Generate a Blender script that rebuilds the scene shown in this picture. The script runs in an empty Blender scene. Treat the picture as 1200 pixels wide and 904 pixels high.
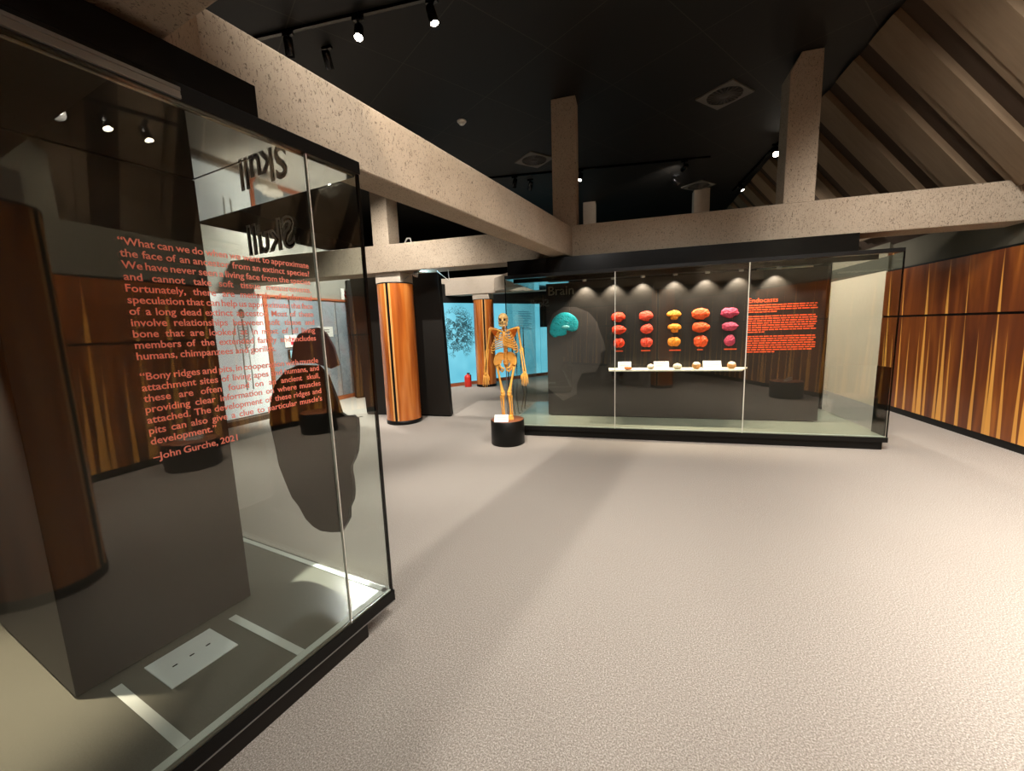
import bpy, bmesh, math, random
from mathutils import Vector, Matrix, noise
random.seed(7)
SC = bpy.context.scene
COL = SC.collection
V = Vector

# ------------------------------------------------------------------ camera, world, exposure
F_PX = 471.18; PITCH = math.radians(8.0276); ROLL = math.radians(-1.9694); YAW = math.radians(16.057); EYE = 1.6
cp, sp = math.cos(PITCH), math.sin(PITCH)
_fw = V((0, cp, -sp)); _up = V((0, sp, cp)); _rt = V((1, 0, 0))
_r2 = math.cos(ROLL) * _rt + math.sin(ROLL) * _up
_u2 = -math.sin(ROLL) * _rt + math.cos(ROLL) * _up
_Z = Matrix.Rotation(YAW, 3, 'Z')
FW, RT, UP = _Z @ _fw, _Z @ _r2, _Z @ _u2
cam_d = bpy.data.cameras.new('camera'); cam = bpy.data.objects.new('camera', cam_d); COL.objects.link(cam)
cam_d.sensor_fit = 'HORIZONTAL'; cam_d.sensor_width = 36.0; cam_d.lens = 36.0 * F_PX / 1200.0
cam_d.clip_start = 0.02
m3 = Matrix((RT, UP, -FW)).transposed()
cam.matrix_world = Matrix.Translation((0, 0, EYE)) @ m3.to_4x4()
SC.camera = cam
SC.view_settings.view_transform = 'Standard'; SC.view_settings.look = 'None'
SC.view_settings.exposure = 0.0; SC.view_settings.gamma = 1.0
try: SC.view_settings.use_curve_mapping = False
except Exception: pass
w = bpy.data.worlds.new('world'); SC.world = w; w.use_nodes = True
w.node_tree.nodes['Background'].inputs[0].default_value = (1.0, 0.93, 0.86, 1)
w.node_tree.nodes['Background'].inputs[1].default_value = 0.02
cy = SC.cycles
cy.max_bounces = 10; cy.diffuse_bounces = 4; cy.glossy_bounces = 5; cy.transparent_max_bounces = 40
cy.caustics_reflective = False; cy.caustics_refractive = False
cy.sample_clamp_indirect = 4.0
cy.use_denoising = True

WARM = (1.0, 0.83, 0.66); NEUT = (1.0, 0.955, 0.895); COOL = (0.86, 0.93, 1.0)
CEIL = 4.75

# ------------------------------------------------------------------ materials
MATS = {}
def S(r, g, b):                     # 8-bit sRGB -> linear
    f = lambda c: (c/255/12.92) if c/255 <= 0.04045 else ((c/255+0.055)/1.055)**2.4
    return (f(r), f(g), f(b), 1.0)
class NT:
    def __init__(s, name):
        s.m = bpy.data.materials.new(name); s.m.use_nodes = True
        s.t = s.m.node_tree; s.b = s.t.nodes['Principled BSDF']; s.out = s.t.nodes['Material Output']
        MATS[name] = s.m
    def n(s, typ, **kw):
        nd = s.t.nodes.new('ShaderNode' + typ)
        ins = kw.pop('ins', {})
        for k, v in kw.items(): setattr(nd, k, v)
        for k, v in ins.items():
            if hasattr(v, 'is_output') or isinstance(v, bpy.types.NodeSocket): s.t.links.new(v, nd.inputs[k])
            else: nd.inputs[k].default_value = v
        return nd
    def l(s, a, b): s.t.links.new(a, b)
    def math(s, op, a, b=None, c=None, clamp=False):
        nd = s.t.nodes.new('ShaderNodeMath'); nd.operation = op; nd.use_clamp = clamp
        for i, x in enumerate((a, b, c)):
            if x is None: continue
            if isinstance(x, bpy.types.NodeSocket): s.l(x, nd.inputs[i])
            else: nd.inputs[i].default_value = x
        return nd.outputs[0]
    def ramp(s, fac, stops, interp='LINEAR'):
        nd = s.t.nodes.new('ShaderNodeValToRGB'); nd.color_ramp.interpolation = interp
        e = nd.color_ramp.elements
        while len(e) < len(stops): e.new(0.5)
        for el, (p, c) in zip(e, stops): el.position = p; el.color = c
        s.l(fac, nd.inputs[0]); return nd.outputs[0]
    def mix(s, fac, a, b, mode='MIX'):
        nd = s.t.nodes.new('ShaderNodeMix'); nd.data_type = 'RGBA'; nd.blend_type = mode
        for k, x in ((0, fac), (6, a), (7, b)):
            if isinstance(x, bpy.types.NodeSocket): s.l(x, nd.inputs[k])
            else: nd.inputs[k].default_value = x
        return nd.outputs[2]
    def noise(s, vec=None, scale=5, detail=3, rough=0.5, dist=0.0):
        nd = s.n('TexNoise'); nd.inputs['Scale'].default_value = scale; nd.inputs['Detail'].default_value = detail
        nd.inputs['Roughness'].default_value = rough; nd.inputs['Distortion'].default_value = dist
        if vec is not None: s.l(vec, nd.inputs['Vector'])
        return nd.outputs['Fac']
    def mapping(s, vec, scale=(1, 1, 1), rot=(0, 0, 0), loc=(0, 0, 0)):
        nd = s.n('Mapping'); nd.inputs['Scale'].default_value = scale; nd.inputs['Rotation'].default_value = rot; nd.inputs['Location'].default_value = loc
        s.l(vec, nd.inputs['Vector']); return nd.outputs[0]
    def obj(s): return s.n('TexCoord').outputs['Object']
    def uv(s): return s.n('TexCoord').outputs['UV']
    def bump(s, h, strength=0.3, dist=0.01):
        nd = s.n('Bump'); nd.inputs['Strength'].default_value = strength; nd.inputs['Distance'].default_value = dist
        s.l(h, nd.inputs['Height']); s.l(nd.outputs[0], s.b.inputs['Normal'])
    def base(s, c):
        if isinstance(c, bpy.types.NodeSocket): s.l(c, s.b.inputs['Base Color'])
        else: s.b.inputs['Base Color'].default_value = c
    def rough(s, r, spec=0.5, metal=0.0, coat=0.0):
        if isinstance(r, bpy.types.NodeSocket): s.l(r, s.b.inputs['Roughness'])
        else: s.b.inputs['Roughness'].default_value = r
        s.b.inputs['Specular IOR Level'].default_value = spec; s.b.inputs['Metallic'].default_value = metal
        s.b.inputs['Coat Weight'].default_value = coat; s.b.inputs['Coat Roughness'].default_value = 0.05

def plain(name, col, rough=0.5, spec=0.5, metal=0.0, var=0.08, scale=12, coat=0.0):
    t = NT(name); f = t.noise(t.obj(), scale, 3)
    a = tuple(c*(1-var) for c in col[:3]) + (1,); b = tuple(min(1, c*(1+var)) for c in col[:3]) + (1,)
    t.base(t.mix(f, a, b)); t.rough(rough, spec, metal, coat); return t.m

def emis(name, col, strength):
    t = NT(name); t.base((0, 0, 0, 1)); t.b.inputs['Emission Color'].default_value = col
    t.b.inputs['Emission Strength'].default_value = strength; return t.m

def mk_concrete(name, light, dark, pore=0.8):
    t = NT(name); o = t.obj()
    big = t.noise(o, 1.6, 4, 0.6); mid = t.noise(o, 9, 5, 0.65)
    c = t.mix(t.math('MULTIPLY', big, 0.9), light, dark)
    c = t.mix(t.math('MULTIPLY', mid, 0.35), c, dark)
    fine = t.noise(t.mapping(o, (1, 1, 0.55), (0.3, 0.2, 0.5)), 85, 5, 0.74, 0.9)
    pits = t.ramp(fine, [(0.0, (1, 1, 1, 1)), (0.385, (1, 1, 1, 1)), (0.44, (0, 0, 0, 1)), (1, (0, 0, 0, 1))])
    c = t.mix(t.math('MULTIPLY', pits, pore), c, (dark[0]*.25, dark[1]*.25, dark[2]*.25, 1))
    t.base(c); t.rough(0.92, 0.2); t.bump(t.math('SUBTRACT', fine, t.math('MULTIPLY', pits, 0.4)), 0.55, 0.012); return t.m

CONC = mk_concrete('concrete', S(184, 169, 149), S(138, 121, 102), 0.8)
CONC_S = mk_concrete('smooth_concrete', S(212, 200, 184), S(172, 155, 136), 0.3)

def mk_carpet():
    t = NT('carpet'); o = t.obj()
    a = t.noise(o, 150, 3, 0.9); b = t.noise(o, 60, 3, 0.6); g = t.noise(o, 0.9, 3)
    c = t.ramp(a, [(0.30, S(84, 77, 70)), (0.5, S(162, 153, 143)), (0.66, S(232, 224, 214))])
    c = t.mix(t.math('MULTIPLY', b, 0.35), c, S(140, 132, 122))
    c = t.mix(t.math('MULTIPLY', g, 0.25), c, S(148, 139, 129))
    t.base(c); t.rough(1.0, 0.05); t.bump(a, 0.3, 0.008); return t.m
CARPET = mk_carpet()

def mk_tiles():                                  # black ceiling boards with pale joints
    t = NT('black_ceiling_boards'); o = t.mapping(t.obj(), (1, 1, 1), (0, 0, 0.61))
    br = t.n('TexBrick'); t.l(o, br.inputs['Vector']); br.inputs['Scale'].default_value = 1.0
    br.inputs['Brick Width'].default_value = 1.2; br.inputs['Row Height'].default_value = 1.2; br.offset = 0.0
    br.inputs['Mortar Size'].default_value = 0.006; br.inputs['Color1'].default_value = S(21, 19, 15)
    br.inputs['Color2'].default_value = S(25, 22, 18); br.inputs['Mortar'].default_value = S(52, 47, 40)
    m = t.noise(o, 2.2, 3)
    t.base(t.mix(t.math('MULTIPLY', m, 0.4), br.outputs['Color'], S(16, 15, 12))); t.rough(0.6, 0.25); return t.m
CEILM = mk_tiles()

def mk_walnut(name):                             # veneer with tapering yellow sapwood streaks (UV in metres)
    t = NT(name); uv = t.uv(); sx = t.n('SeparateXYZ'); t.l(uv, sx.inputs[0]); u, v = sx.outputs[0], sx.outputs[1]
    wob = t.noise(t.mapping(uv, (1.3, 0.22, 1)), 1.6, 1)
    uu = t.math('ADD', u, t.math('MULTIPLY', t.math('SUBTRACT', wob, 0.5), 0.10))
    uu = t.math('ADD', uu, t.math('MULTIPLY', v, 0.035))
    cell = t.math('DIVIDE', uu, 0.43); fr = t.math('FRACT', cell); idx = t.math('FLOOR', cell)
    wn = t.n('TexWhiteNoise', noise_dimensions='1D'); t.l(idx, wn.inputs['W']); rnd = wn.outputs['Value']
    low = t.math('LESS_THAN', v, 1.59)
    vv = t.math('ADD', t.math('SUBTRACT', v, t.math('MULTIPLY', low, -0.0)), 0.0)
    # tapered width, restarting above the mid joint
    hl = t.math('SUBTRACT', 1.0, t.math('DIVIDE', v, 1.9)); hu = t.math('SUBTRACT', 1.0, t.math('DIVIDE', t.math('SUBTRACT', v, 1.3), 1.1))
    h = t.math('ADD', t.math('MULTIPLY', low, hl), t.math('MULTIPLY', t.math('SUBTRACT', 1.0, low), t.math('MULTIPLY', hu, 0.7)))
    wd = t.math('ADD', t.math('MULTIPLY', h, t.math('ADD', 0.05, t.math('MULTIPLY', rnd, 0.10))), 0.004)
    d = t.math('ABSOLUTE', t.math('SUBTRACT', fr, t.math('ADD', 0.35, t.math('MULTIPLY', rnd, 0.3))))
    s1 = t.math('SMOOTH_MIN', 1.0, t.math('MULTIPLY', t.math('SUBTRACT', wd, d), 60), 0.2, clamp=True)
    fr2 = t.math('FRACT', t.math('MULTIPLY', t.math('ADD', cell, 0.37), 2.0))
    d2 = t.math('ABSOLUTE', t.math('SUBTRACT', fr2, 0.5))
    s2 = t.math('MULTIPLY', t.math('MULTIPLY', t.math('SUBTRACT', t.math('MULTIPLY', t.math('SUBTRACT', h, 0.22), 0.20), d2), 40, clamp=True), low)
    st = t.math('MAXIMUM', s1, t.math('MULTIPLY', s2, 0.85))
    gr = t.noise(t.mapping(uv, (26, 1.1, 1)), 1.0, 4, 0.6, 0.4); gb = t.noise(t.mapping(uv, (5, 0.5, 1)), 1.0, 3, 0.5, 0.8)
    c = t.ramp(gb, [(0.28, S(82, 38, 14)), (0.48, S(118, 60, 22)), (0.64, S(150, 82, 30)), (0.80, S(196, 118, 42))])
    c = t.mix(t.math('MULTIPLY', gr, 0.55), c, S(92, 38, 14))
    c = t.mix(st, c, S(232, 164, 74))
    t.base(c); t.rough(0.32, 0.45, coat=0.15); return t.m
WALNUT = mk_walnut('walnut_veneer')

def mk_colwood():
    t = NT('orange_column_veneer'); uv = t.uv()
    gr = t.noise(t.mapping(uv, (30, 1.2, 1)), 1.0, 4, 0.6, 0.3); gb = t.noise(t.mapping(uv, (7, 0.5, 1)), 1.0, 3, 0.5, 0.5)
    c = t.ramp(gb, [(0.3, S(150, 72, 22)), (0.5, S(210, 116, 42)), (0.68, S(236, 152, 74))])
    c = t.mix(t.math('MULTIPLY', gr, 0.6), c, S(150, 66, 18)); t.base(c); t.rough(0.25, 0.5, coat=0.4); return t.m
COLWOOD = mk_colwood()

def mk_ribs(name, a, b):
    t = NT(name); o = t.obj(); g = t.noise(t.mapping(o, (1, 9, 1)), 2.0, 4, 0.6); m = t.noise(o, 1.5, 3)
    c = t.mix(g, a, b); c = t.mix(t.math('MULTIPLY', m, 0.35), c, b); t.base(c); t.rough(0.85, 0.2); t.bump(g, 0.2, 0.01); return t.m
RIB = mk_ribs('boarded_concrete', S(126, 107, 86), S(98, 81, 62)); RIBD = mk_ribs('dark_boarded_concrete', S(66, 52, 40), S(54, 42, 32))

def mk_glass(name, tint=(0.96, 0.985, 0.975, 1), film=0.0):
    t = NT(name); t.t.nodes.remove(t.b)
    geo = t.n('NewGeometry'); ior = t.math('ADD', 1.52, t.math('MULTIPLY', geo.outputs['Backfacing'], 1/1.52-1.52))
    fr = t.n('Fresnel'); t.l(ior, fr.inputs['IOR'])
    tr = t.n('BsdfTransparent'); tr.inputs[0].default_value = tint
    gl = t.n('BsdfGlossy'); gl.inputs['Roughness'].default_value = 0.0; gl.inputs['Color'].default_value = (1.0, 0.94, 0.84, 1)
    mx = t.n('MixShader'); t.l(fr.outputs[0], mx.inputs[0]); t.l(tr.outputs[0], mx.inputs[1]); t.l(gl.outputs[0], mx.inputs[2])
    t.l(mx.outputs[0], t.out.inputs[0]); return t.m
GLASS = mk_glass('case_glass')
BLACK = plain('black_laminate', S(12, 11, 9), 0.45, 0.25)
BLACKP = plain('black_display_board', S(25, 21, 16), 0.5, 0.35)
BLACKG = plain('gloss_black', S(10, 9, 8), 0.2, 0.3)
DARKGREY = plain('dark_plaster', S(84, 79, 66), 0.9, 0.2, scale=3)
GREYWALL = plain('grey_plaster', S(150, 146, 136), 0.9, 0.2, scale=2)
BLACKWALL = plain('black_wall', S(26, 25, 23), 0.85, 0.2)
ALU = plain('aluminium', S(165, 165, 162), 0.35, 0.5, 0.9)
SLAB = plain('grey_case_floor', S(88, 86, 75), 0.22, 0.5, scale=3)
SLABE = plain('case_floor_edge', S(176, 180, 168), 0.4, 0.5)
CASECEIL = plain('mirror_case_ceiling', S(178, 176, 170), 0.04, 0.5, 1.0, var=0.02, scale=2)
JOINT = plain('glass_joint_silicone', S(222, 220, 205), 0.3)
PLATE = plain('pale_cover_plate', S(205, 209, 203), 0.5)
TAPE = plain('pale_tape', S(185, 188, 178), 0.5)
WHITE = plain('white_card', S(238, 236, 228), 0.6)
SHELFM = plain('white_shelf', S(230, 222, 200), 0.5)
SALMON = plain('salmon_vinyl', S(255, 146, 124), 0.6, 0.2); SALMON.node_tree.nodes['Principled BSDF'].inputs['Emission Color'].default_value = (0, 0, 0, 1)
VINYL_O = plain('orange_vinyl', S(240, 92, 48), 0.6, 0.2)
SILVER = plain('silver_letter', S(225, 225, 220), 0.3, 0.5)
LETTERMID = plain('bronze_letter', S(120, 112, 94), 0.3, 0.6)
LETTERDK = plain('dark_letter', S(52, 47, 38), 0.25, 0.6)
BONE = plain('orange_bone', S(250, 176, 78), 0.5, 0.4, var=0.2, scale=20)
BONED = plain('dark_orange_bone', S(204, 108, 30), 0.55, 0.4, var=0.2, scale=20)
BONEP = plain('pale_bone', S(240, 200, 128), 0.5, 0.4, var=0.12, scale=30)
BROWNTRIM = plain('brown_trim', S(166, 92, 60), 0.5, 0.3)
RED = plain('red_metal', S(214, 48, 34), 0.4, 0.5)
REDPRINT = plain('red_print', S(205, 40, 60), 0.6)
GREYPRINT = plain('grey_print', S(92, 84, 76), 0.7, 0.2)
INK = plain('dark_print', S(34, 30, 32), 0.7, 0.2)
BULB = emis('lamp_lens', (1.0, 0.9, 0.74, 1), 40.0)
BULBDIM = emis('dim_lamp_lens', (1.0, 0.93, 0.8, 1), 9.0)
SCREEN = emis('lit_screen', (0.45, 0.85, 0.95, 1), 1.2)
ETCH = None

def gyri(name, col, var=0.35):
    t = NT(name); o = t.obj(); n = t.noise(o, 22, 2, 0.5, 1.6)
    dk = tuple(c*(1-var) for c in col[:3]) + (1,)
    t.base(t.mix(t.ramp(n, [(0.40, (0, 0, 0, 1)), (0.52, (1, 1, 1, 1))]), dk, col)); t.rough(0.5, 0.3); t.bump(n, 0.9, 0.02); return t.m
BR_RED = gyri('red_endocast', S(232, 62, 28)); BR_COR = gyri('coral_endocast', S(236, 78, 54)); BR_AMB = gyri('amber_endocast', S(242, 146, 44))
BR_ORG = gyri('orange_endocast', S(244, 92, 42)); BR_PNK = gyri('pink_endocast', S(186, 62, 88)); BR_TEAL = gyri('teal_brain', S(24, 160, 168))
CAST_W = gyri('ivory_endocast', S(240, 226, 200), 0.15); CAST_T = gyri('tan_endocast', S(214, 156, 92), 0.25); CAST_O = gyri('rust_endocast', S(206, 108, 46), 0.3)

def mk_blue(name, ink=False):                   # back-lit cyan graphic wall
    t = NT(name); uv = t.uv()
    g = t.noise(uv, 0.8, 2)
    c = t.ramp(g, [(0.3, (0.10, 0.44, 0.58, 1)), (0.6, (0.20, 0.62, 0.76, 1)), (0.8, (0.36, 0.74, 0.82, 1))])
    if ink:
        sx = t.n('SeparateXYZ'); t.l(uv, sx.inputs[0]); u, v = sx.outputs[0], sx.outputs[1]
        n1 = t.noise(uv, 6.5, 6, 0.75, 1.5); n2 = t.noise(uv, 2.0, 2)
        du = t.math('DIVIDE', t.math('ABSOLUTE', t.math('SUBTRACT', u, 0.55)), 0.62); dv = t.math('DIVIDE', t.math('ABSOLUTE', t.math('SUBTRACT', v, 1.45)), 0.8)
        msk = t.math('SUBTRACT', 1.15, t.math('ADD', t.math('POWER', du, 2.0), t.math('POWER', dv, 2.0)), clamp=True)
        line = t.math('ABSOLUTE', t.math('SUBTRACT', n1, 0.5))
        k = t.math('MULTIPLY', t.math('SUBTRACT', t.math('MULTIPLY', msk, 0.075), line), 45, clamp=True)
        k = t.math('MULTIPLY', k, t.math('GREATER_THAN', n2, 0.42))
        c = t.mix(k, c, (0.01, 0.04, 0.05, 1))
    t.base((0.02, 0.05, 0.06, 1)); t.l(c, t.b.inputs['Emission Color']); t.b.inputs['Emission Strength'].default_value = 1.1
    t.rough(0.35, 0.4); return t.m
BLUE = mk_blue('cyan_backlit_panel'); BLUEINK = mk_blue('cyan_backlit_panel_with_drawing', True)

def mk_etch():
    t = NT('etched_grey_panel'); uv = t.uv()
    n = t.noise(uv, 3.2, 5, 0.7, 1.2); ln = t.math('ABSOLUTE', t.math('SUBTRACT', n, 0.5))
    k = t.math('MULTIPLY', t.math('SUBTRACT', 0.012, ln), 70, clamp=True); p = t.noise(uv, 1.3, 2)
    c = t.ramp(p, [(0.3, S(122, 134, 142)), (0.55, S(150, 160, 166)), (0.75, S(168, 150, 156))])
    t.base(t.mix(t.math('MULTIPLY', k, 0.75), c, S(60, 64, 74))); t.rough(0.2, 0.5); return t.m
ETCH = mk_etch()
def mk_light():
    t = NT('backlit_white_panel'); t.base(S(225, 226, 222)); t.b.inputs['Emission Color'].default_value = (0.92, 0.94, 0.95, 1)
    t.b.inputs['Emission Strength'].default_value = 0.42; t.rough(0.4); return t.m
LIGHTBOX = mk_light()
BEIGE = plain('beige_wall_panel', S(226, 206, 178), 0.6, 0.3, var=0.05, scale=3)

# ------------------------------------------------------------------ mesh helpers
WORLD = {}                                        # object -> world location of its root
class MB:
    def __init__(s): s.v = []; s.f = []; s.uvs = {}; s.smooth = set()
    def face(s, pts, uv=None, smooth=False):
        i = len(s.v); s.v += [tuple(p) for p in pts]; s.f.append(list(range(i, i+len(pts))))
        if uv: s.uvs[len(s.f)-1] = uv
        if smooth: s.smooth.add(len(s.f)-1)
    def obox(s, o, ax, ay, az):
        o, ax, ay, az = V(o), V(ax), V(ay), V(az)
        if ax.cross(ay).dot(az) < 0: ax, ay = ay, ax
        i = len(s.v)
        s.v += [tuple(p) for p in (o, o+ax, o+ax+ay, o+ay, o+az, o+ax+az, o+ax+ay+az, o+ay+az)]
        s.f += [[i+a for a in q] for q in ((0, 3, 2, 1), (4, 5, 6, 7), (0, 1, 5, 4), (1, 2, 6, 5), (2, 3, 7, 6), (3, 0, 4, 7))]
        return s
    def box(s, x0, y0, z0, x1, y1, z1): return s.obox((x0, y0, z0), (x1-x0, 0, 0), (0, y1-y0, 0), (0, 0, z1-z0))
    def prism(s, poly, off):                      # polygon (3-D points) swept by off
        off = V(off); a = [V(p) for p in poly]; n = V((0, 0, 0))
        for k in range(len(a)): n += a[k].cross(a[(k+1) % len(a)])
        if n.dot(off) > 0: a.reverse()
        i = len(s.v); k = len(a); s.v += [tuple(p) for p in a] + [tuple(p+off) for p in a]
        s.f.append([i+j for j in range(k)]); s.f.append([i+k+j for j in reversed(range(k))])
        for j in range(k): s.f.append([i+j, i+k+j, i+k+(j+1) % k, i+(j+1) % k])
        return s
    def grid(s, fn, nu, nv, closed_u=False, smooth=True, uvfn=None):
        i = len(s.v)
        for a in range(nu+1):
            for b in range(nv+1): s.v.append(tuple(fn(a/nu, b/nv)))
        for a in range(nu):
            for b in range(nv):
                s.f.append([i+a*(nv+1)+b, i+(a+1)*(nv+1)+b, i+(a+1)*(nv+1)+b+1, i+a*(nv+1)+b+1])
                if smooth: s.smooth.add(len(s.f)-1)
                if uvfn: s.uvs[len(s.f)-1] = [uvfn(a/nu, b/nv), uvfn((a+1)/nu, b/nv), uvfn((a+1)/nu, (b+1)/nv), uvfn(a/nu, (b+1)/nv)]
        return s
    def lathe(s, c, prof, n=40, axis=(0, 0, 1), a0=0, a1=2*math.pi, uv=False, cap=True):
        c = V(c); ax = V(axis).normalized(); t = V((1, 0, 0)) if abs(ax.x) < .9 else V((0, 1, 0)); e1 = (t-ax*t.dot(ax)).normalized(); e2 = ax.cross(e1)
        i = len(s.v); m = len(prof)
        for k in range(n+1):
            an = a0+(a1-a0)*k/n; d = e1*math.cos(an)+e2*math.sin(an)
            for r, h in prof: s.v.append(tuple(c+d*r+ax*h))
        for k in range(n):
            for j in range(m-1):
                s.f.append([i+k*m+j, i+(k+1)*m+j, i+(k+1)*m+j+1, i+k*m+j+1]); s.smooth.add(len(s.f)-1)
                if uv:
                    r = prof[0][0]; f = lambda kk, jj: (r*(a0+(a1-a0)*kk/n), prof[jj][1])
                    s.uvs[len(s.f)-1] = [f(k, j), f(k+1, j), f(k+1, j+1), f(k, j+1)]
        return s
    def tube(s, pts, rad, n=8, cap=True):
        pts = [V(p) for p in pts]; m = len(pts)
        if not hasattr(rad, '__len__'): rad = [rad]*m
        i = len(s.v); up = V((0.13, 0.21, 0.97)); prev = None
        for k, p in enumerate(pts):
            d = (pts[min(k+1, m-1)]-pts[max(k-1, 0)]).normalized()
            if prev is None:
                e1 = d.cross(up); 
                if e1.length < 1e-3: e1 = d.cross(V((1, 0, 0)))
                e1.normalize()
            else: e1 = (prev-d*prev.dot(d)).normalized()
            prev = e1; e2 = d.cross(e1)
            for q in range(n): an = 2*math.pi*q/n; s.v.append(tuple(p+(e1*math.cos(an)+e2*math.sin(an))*rad[k]))
        for k in range(m-1):
            for q in range(n):
                s.f.append([i+k*n+q, i+k*n+(q+1) % n, i+(k+1)*n+(q+1) % n, i+(k+1)*n+q]); s.smooth.add(len(s.f)-1)
        if cap:
            s.f.append([i+q for q in reversed(range(n))]); s.f.append([i+(m-1)*n+q for q in range(n)])
        return s
    def ball(s, c, r, nu=14, nv=9, fn=None, rot=None):
        c = V(c); r = r if hasattr(r, '__len__') else (r, r, r)
        def g(u, v):
            a = 2*math.pi*u; b = math.pi*(v-.5); d = V((math.cos(a)*math.cos(b), math.sin(a)*math.cos(b), math.sin(b)))
            p = V((d.x*r[0], d.y*r[1], d.z*r[2]))
            if fn: p = p*fn(d)
            if rot: p = rot @ p
            return c+p
        return s.grid(g, nu, nv)
    def add_mesh(s, verts, faces, o, ex, ey, ez):
        i = len(s.v); o, ex, ey, ez = V(o), V(ex), V(ey), V(ez)
        s.v += [tuple(o+ex*p[0]+ey*p[1]+ez*p[2]) for p in verts]; s.f += [[i+k for k in f] for f in faces]
    def build(s, name, mat, parent=None, loc=None, fix=False):
        base = WORLD[parent] if parent else (V(loc) if loc is not None else V((0, 0, 0)))
        me = bpy.data.meshes.new(name); me.from_pydata([tuple(V(p)-base) for p in s.v], [], s.f)
        me.materials.append(mat)
        if s.uvs:
            ul = me.uv_layers.new(name='UVMap')
            for fi, uv in s.uvs.items():
                for li, c in zip(me.polygons[fi].loop_indices, uv): ul.data[li].uv = c
        for fi in s.smooth: me.polygons[fi].use_smooth = True
        if fix:
            bm = bmesh.new(); bm.from_mesh(me); bmesh.ops.remove_doubles(bm, verts=bm.verts, dist=1e-5)
            bmesh.ops.recalc_face_normals(bm, faces=bm.faces); bm.to_mesh(me); bm.free()
        o = bpy.data.objects.new(name, me); COL.objects.link(o)
        if parent: o.parent = parent
        else: o.location = base
        WORLD[o] = base
        return o
def bevel(o, wd, seg=2):
    m = o.modifiers.new('bevel', 'BEVEL'); m.width = wd; m.segments = seg; m.limit_method = 'ANGLE'; return o
def tag(o, label, cat, group=None, kind=None):
    if label: o['label'] = label
    if cat: o['category'] = cat
    if group: o['group'] = group
    if kind: o['kind'] = kind
    return o
def thing(name, label, cat, loc, group=None, kind=None):
    o = bpy.data.objects.new(name, None); o.empty_display_size = 0.1; COL.objects.link(o); o.location = loc; WORLD[o] = V(loc)
    return tag(o, label, cat, group, kind)
def struct(o, label=None, cat=None):
    o['kind'] = 'structure'
    if label: o['label'] = label
    if cat: o['category'] = cat
    return o

_txt = {}
def text_geo(s, bold=0.0, extr=0.0):
    key = (s, bold, extr)
    if key in _txt: return _txt[key]
    cu = bpy.data.curves.new('t', 'FONT'); cu.body = s; cu.size = 1.0; cu.offset = bold; cu.extrude = extr; cu.resolution_u = 3
    ob = bpy.data.objects.new('t', cu); COL.objects.link(ob)
    dg = bpy.context.evaluated_depsgraph_get(); me = ob.evaluated_get(dg).to_mesh()
    vs = [tuple(v.co) for v in me.vertices]; fs = [list(p.vertices) for p in me.polygons]
    ob.evaluated_get(dg).to_mesh_clear(); bpy.data.objects.remove(ob); bpy.data.curves.remove(cu)
    xs = [v[0] for v in vs] or [0, 0]
    _txt[key] = (vs, fs, min(xs), max(xs)); return _txt[key]
def justify(mb, line, o, ex, ey, ez, size, width=None, bold=0.012, extr=0.02):
    words = line.split(' '); g = [text_geo(x, bold, extr) for x in words]
    ws = [(a[3]-a[2])*size for a in g]; tot = sum(ws)
    k = 1.0
    gap = 0.28*size
    if width is not None:
        if len(words) > 1: gap = (width-tot)/(len(words)-1)
        if gap < 0.2*size:
            gap = 0.2*size; k = (width-gap*(len(words)-1))/tot
    x = 0
    for (vs, fs, x0, x1), wd in zip(g, ws):
        mb.add_mesh([((p[0]-x0), p[1], p[2]) for p in vs], fs, V(o)+V(ex)*x, V(ex)*size*k, V(ey)*size, V(ez)*size); x += wd*k+gap

# ------------------------------------------------------------------ lights
def spot(pos, target, watt, deg=70, blend=0.6, col=NEUT, rad=0.05, parent=None):
    d = bpy.data.lights.new('spot_light', 'SPOT'); d.energy = watt; d.spot_size = math.radians(deg); d.spot_blend = blend; d.color = col; d.shadow_soft_size = rad
    o = bpy.data.objects.new('spot_light', d); COL.objects.link(o)
    dr = (V(target)-V(pos)).normalized(); o.rotation_euler = dr.to_track_quat('-Z', 'Y').to_euler()
    if parent: o.parent = parent; o.location = V(pos)-WORLD[parent]
    else: o.location = pos
    return o

# ------------------------------------------------------------------ room shell
mb = MB(); mb.box(-9.5, -8, -0.1, 6.5, 19, 0); struct(mb.build('floor', CARPET), 'grey beige speckled carpet covering the gallery floor', 'floor')
mb = MB(); mb.box(-9.5, -8, CEIL, 2.7, 19, CEIL+.12); struct(mb.build('ceiling', CEILM), 'black boarded flat ceiling with faint joints', 'ceiling')

# sloping ribbed ceiling on the right
rib_c = mb_sl = MB()
sl = V((1.66, 0, -1.98)); nrm = V((1.98, 0, 1.66)).normalized()
mb_sl.obox((2.7, -8, CEIL), (0, 27, 0), sl*1.25, nrm*.1)
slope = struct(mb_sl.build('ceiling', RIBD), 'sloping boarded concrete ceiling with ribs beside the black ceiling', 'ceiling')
mbr = None
y = 5.60-.77*8
while y < 18.5:
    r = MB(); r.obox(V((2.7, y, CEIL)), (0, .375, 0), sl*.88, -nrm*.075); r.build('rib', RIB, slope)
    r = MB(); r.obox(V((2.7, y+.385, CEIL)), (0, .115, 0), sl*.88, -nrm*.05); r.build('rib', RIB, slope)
    y += .77

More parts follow.
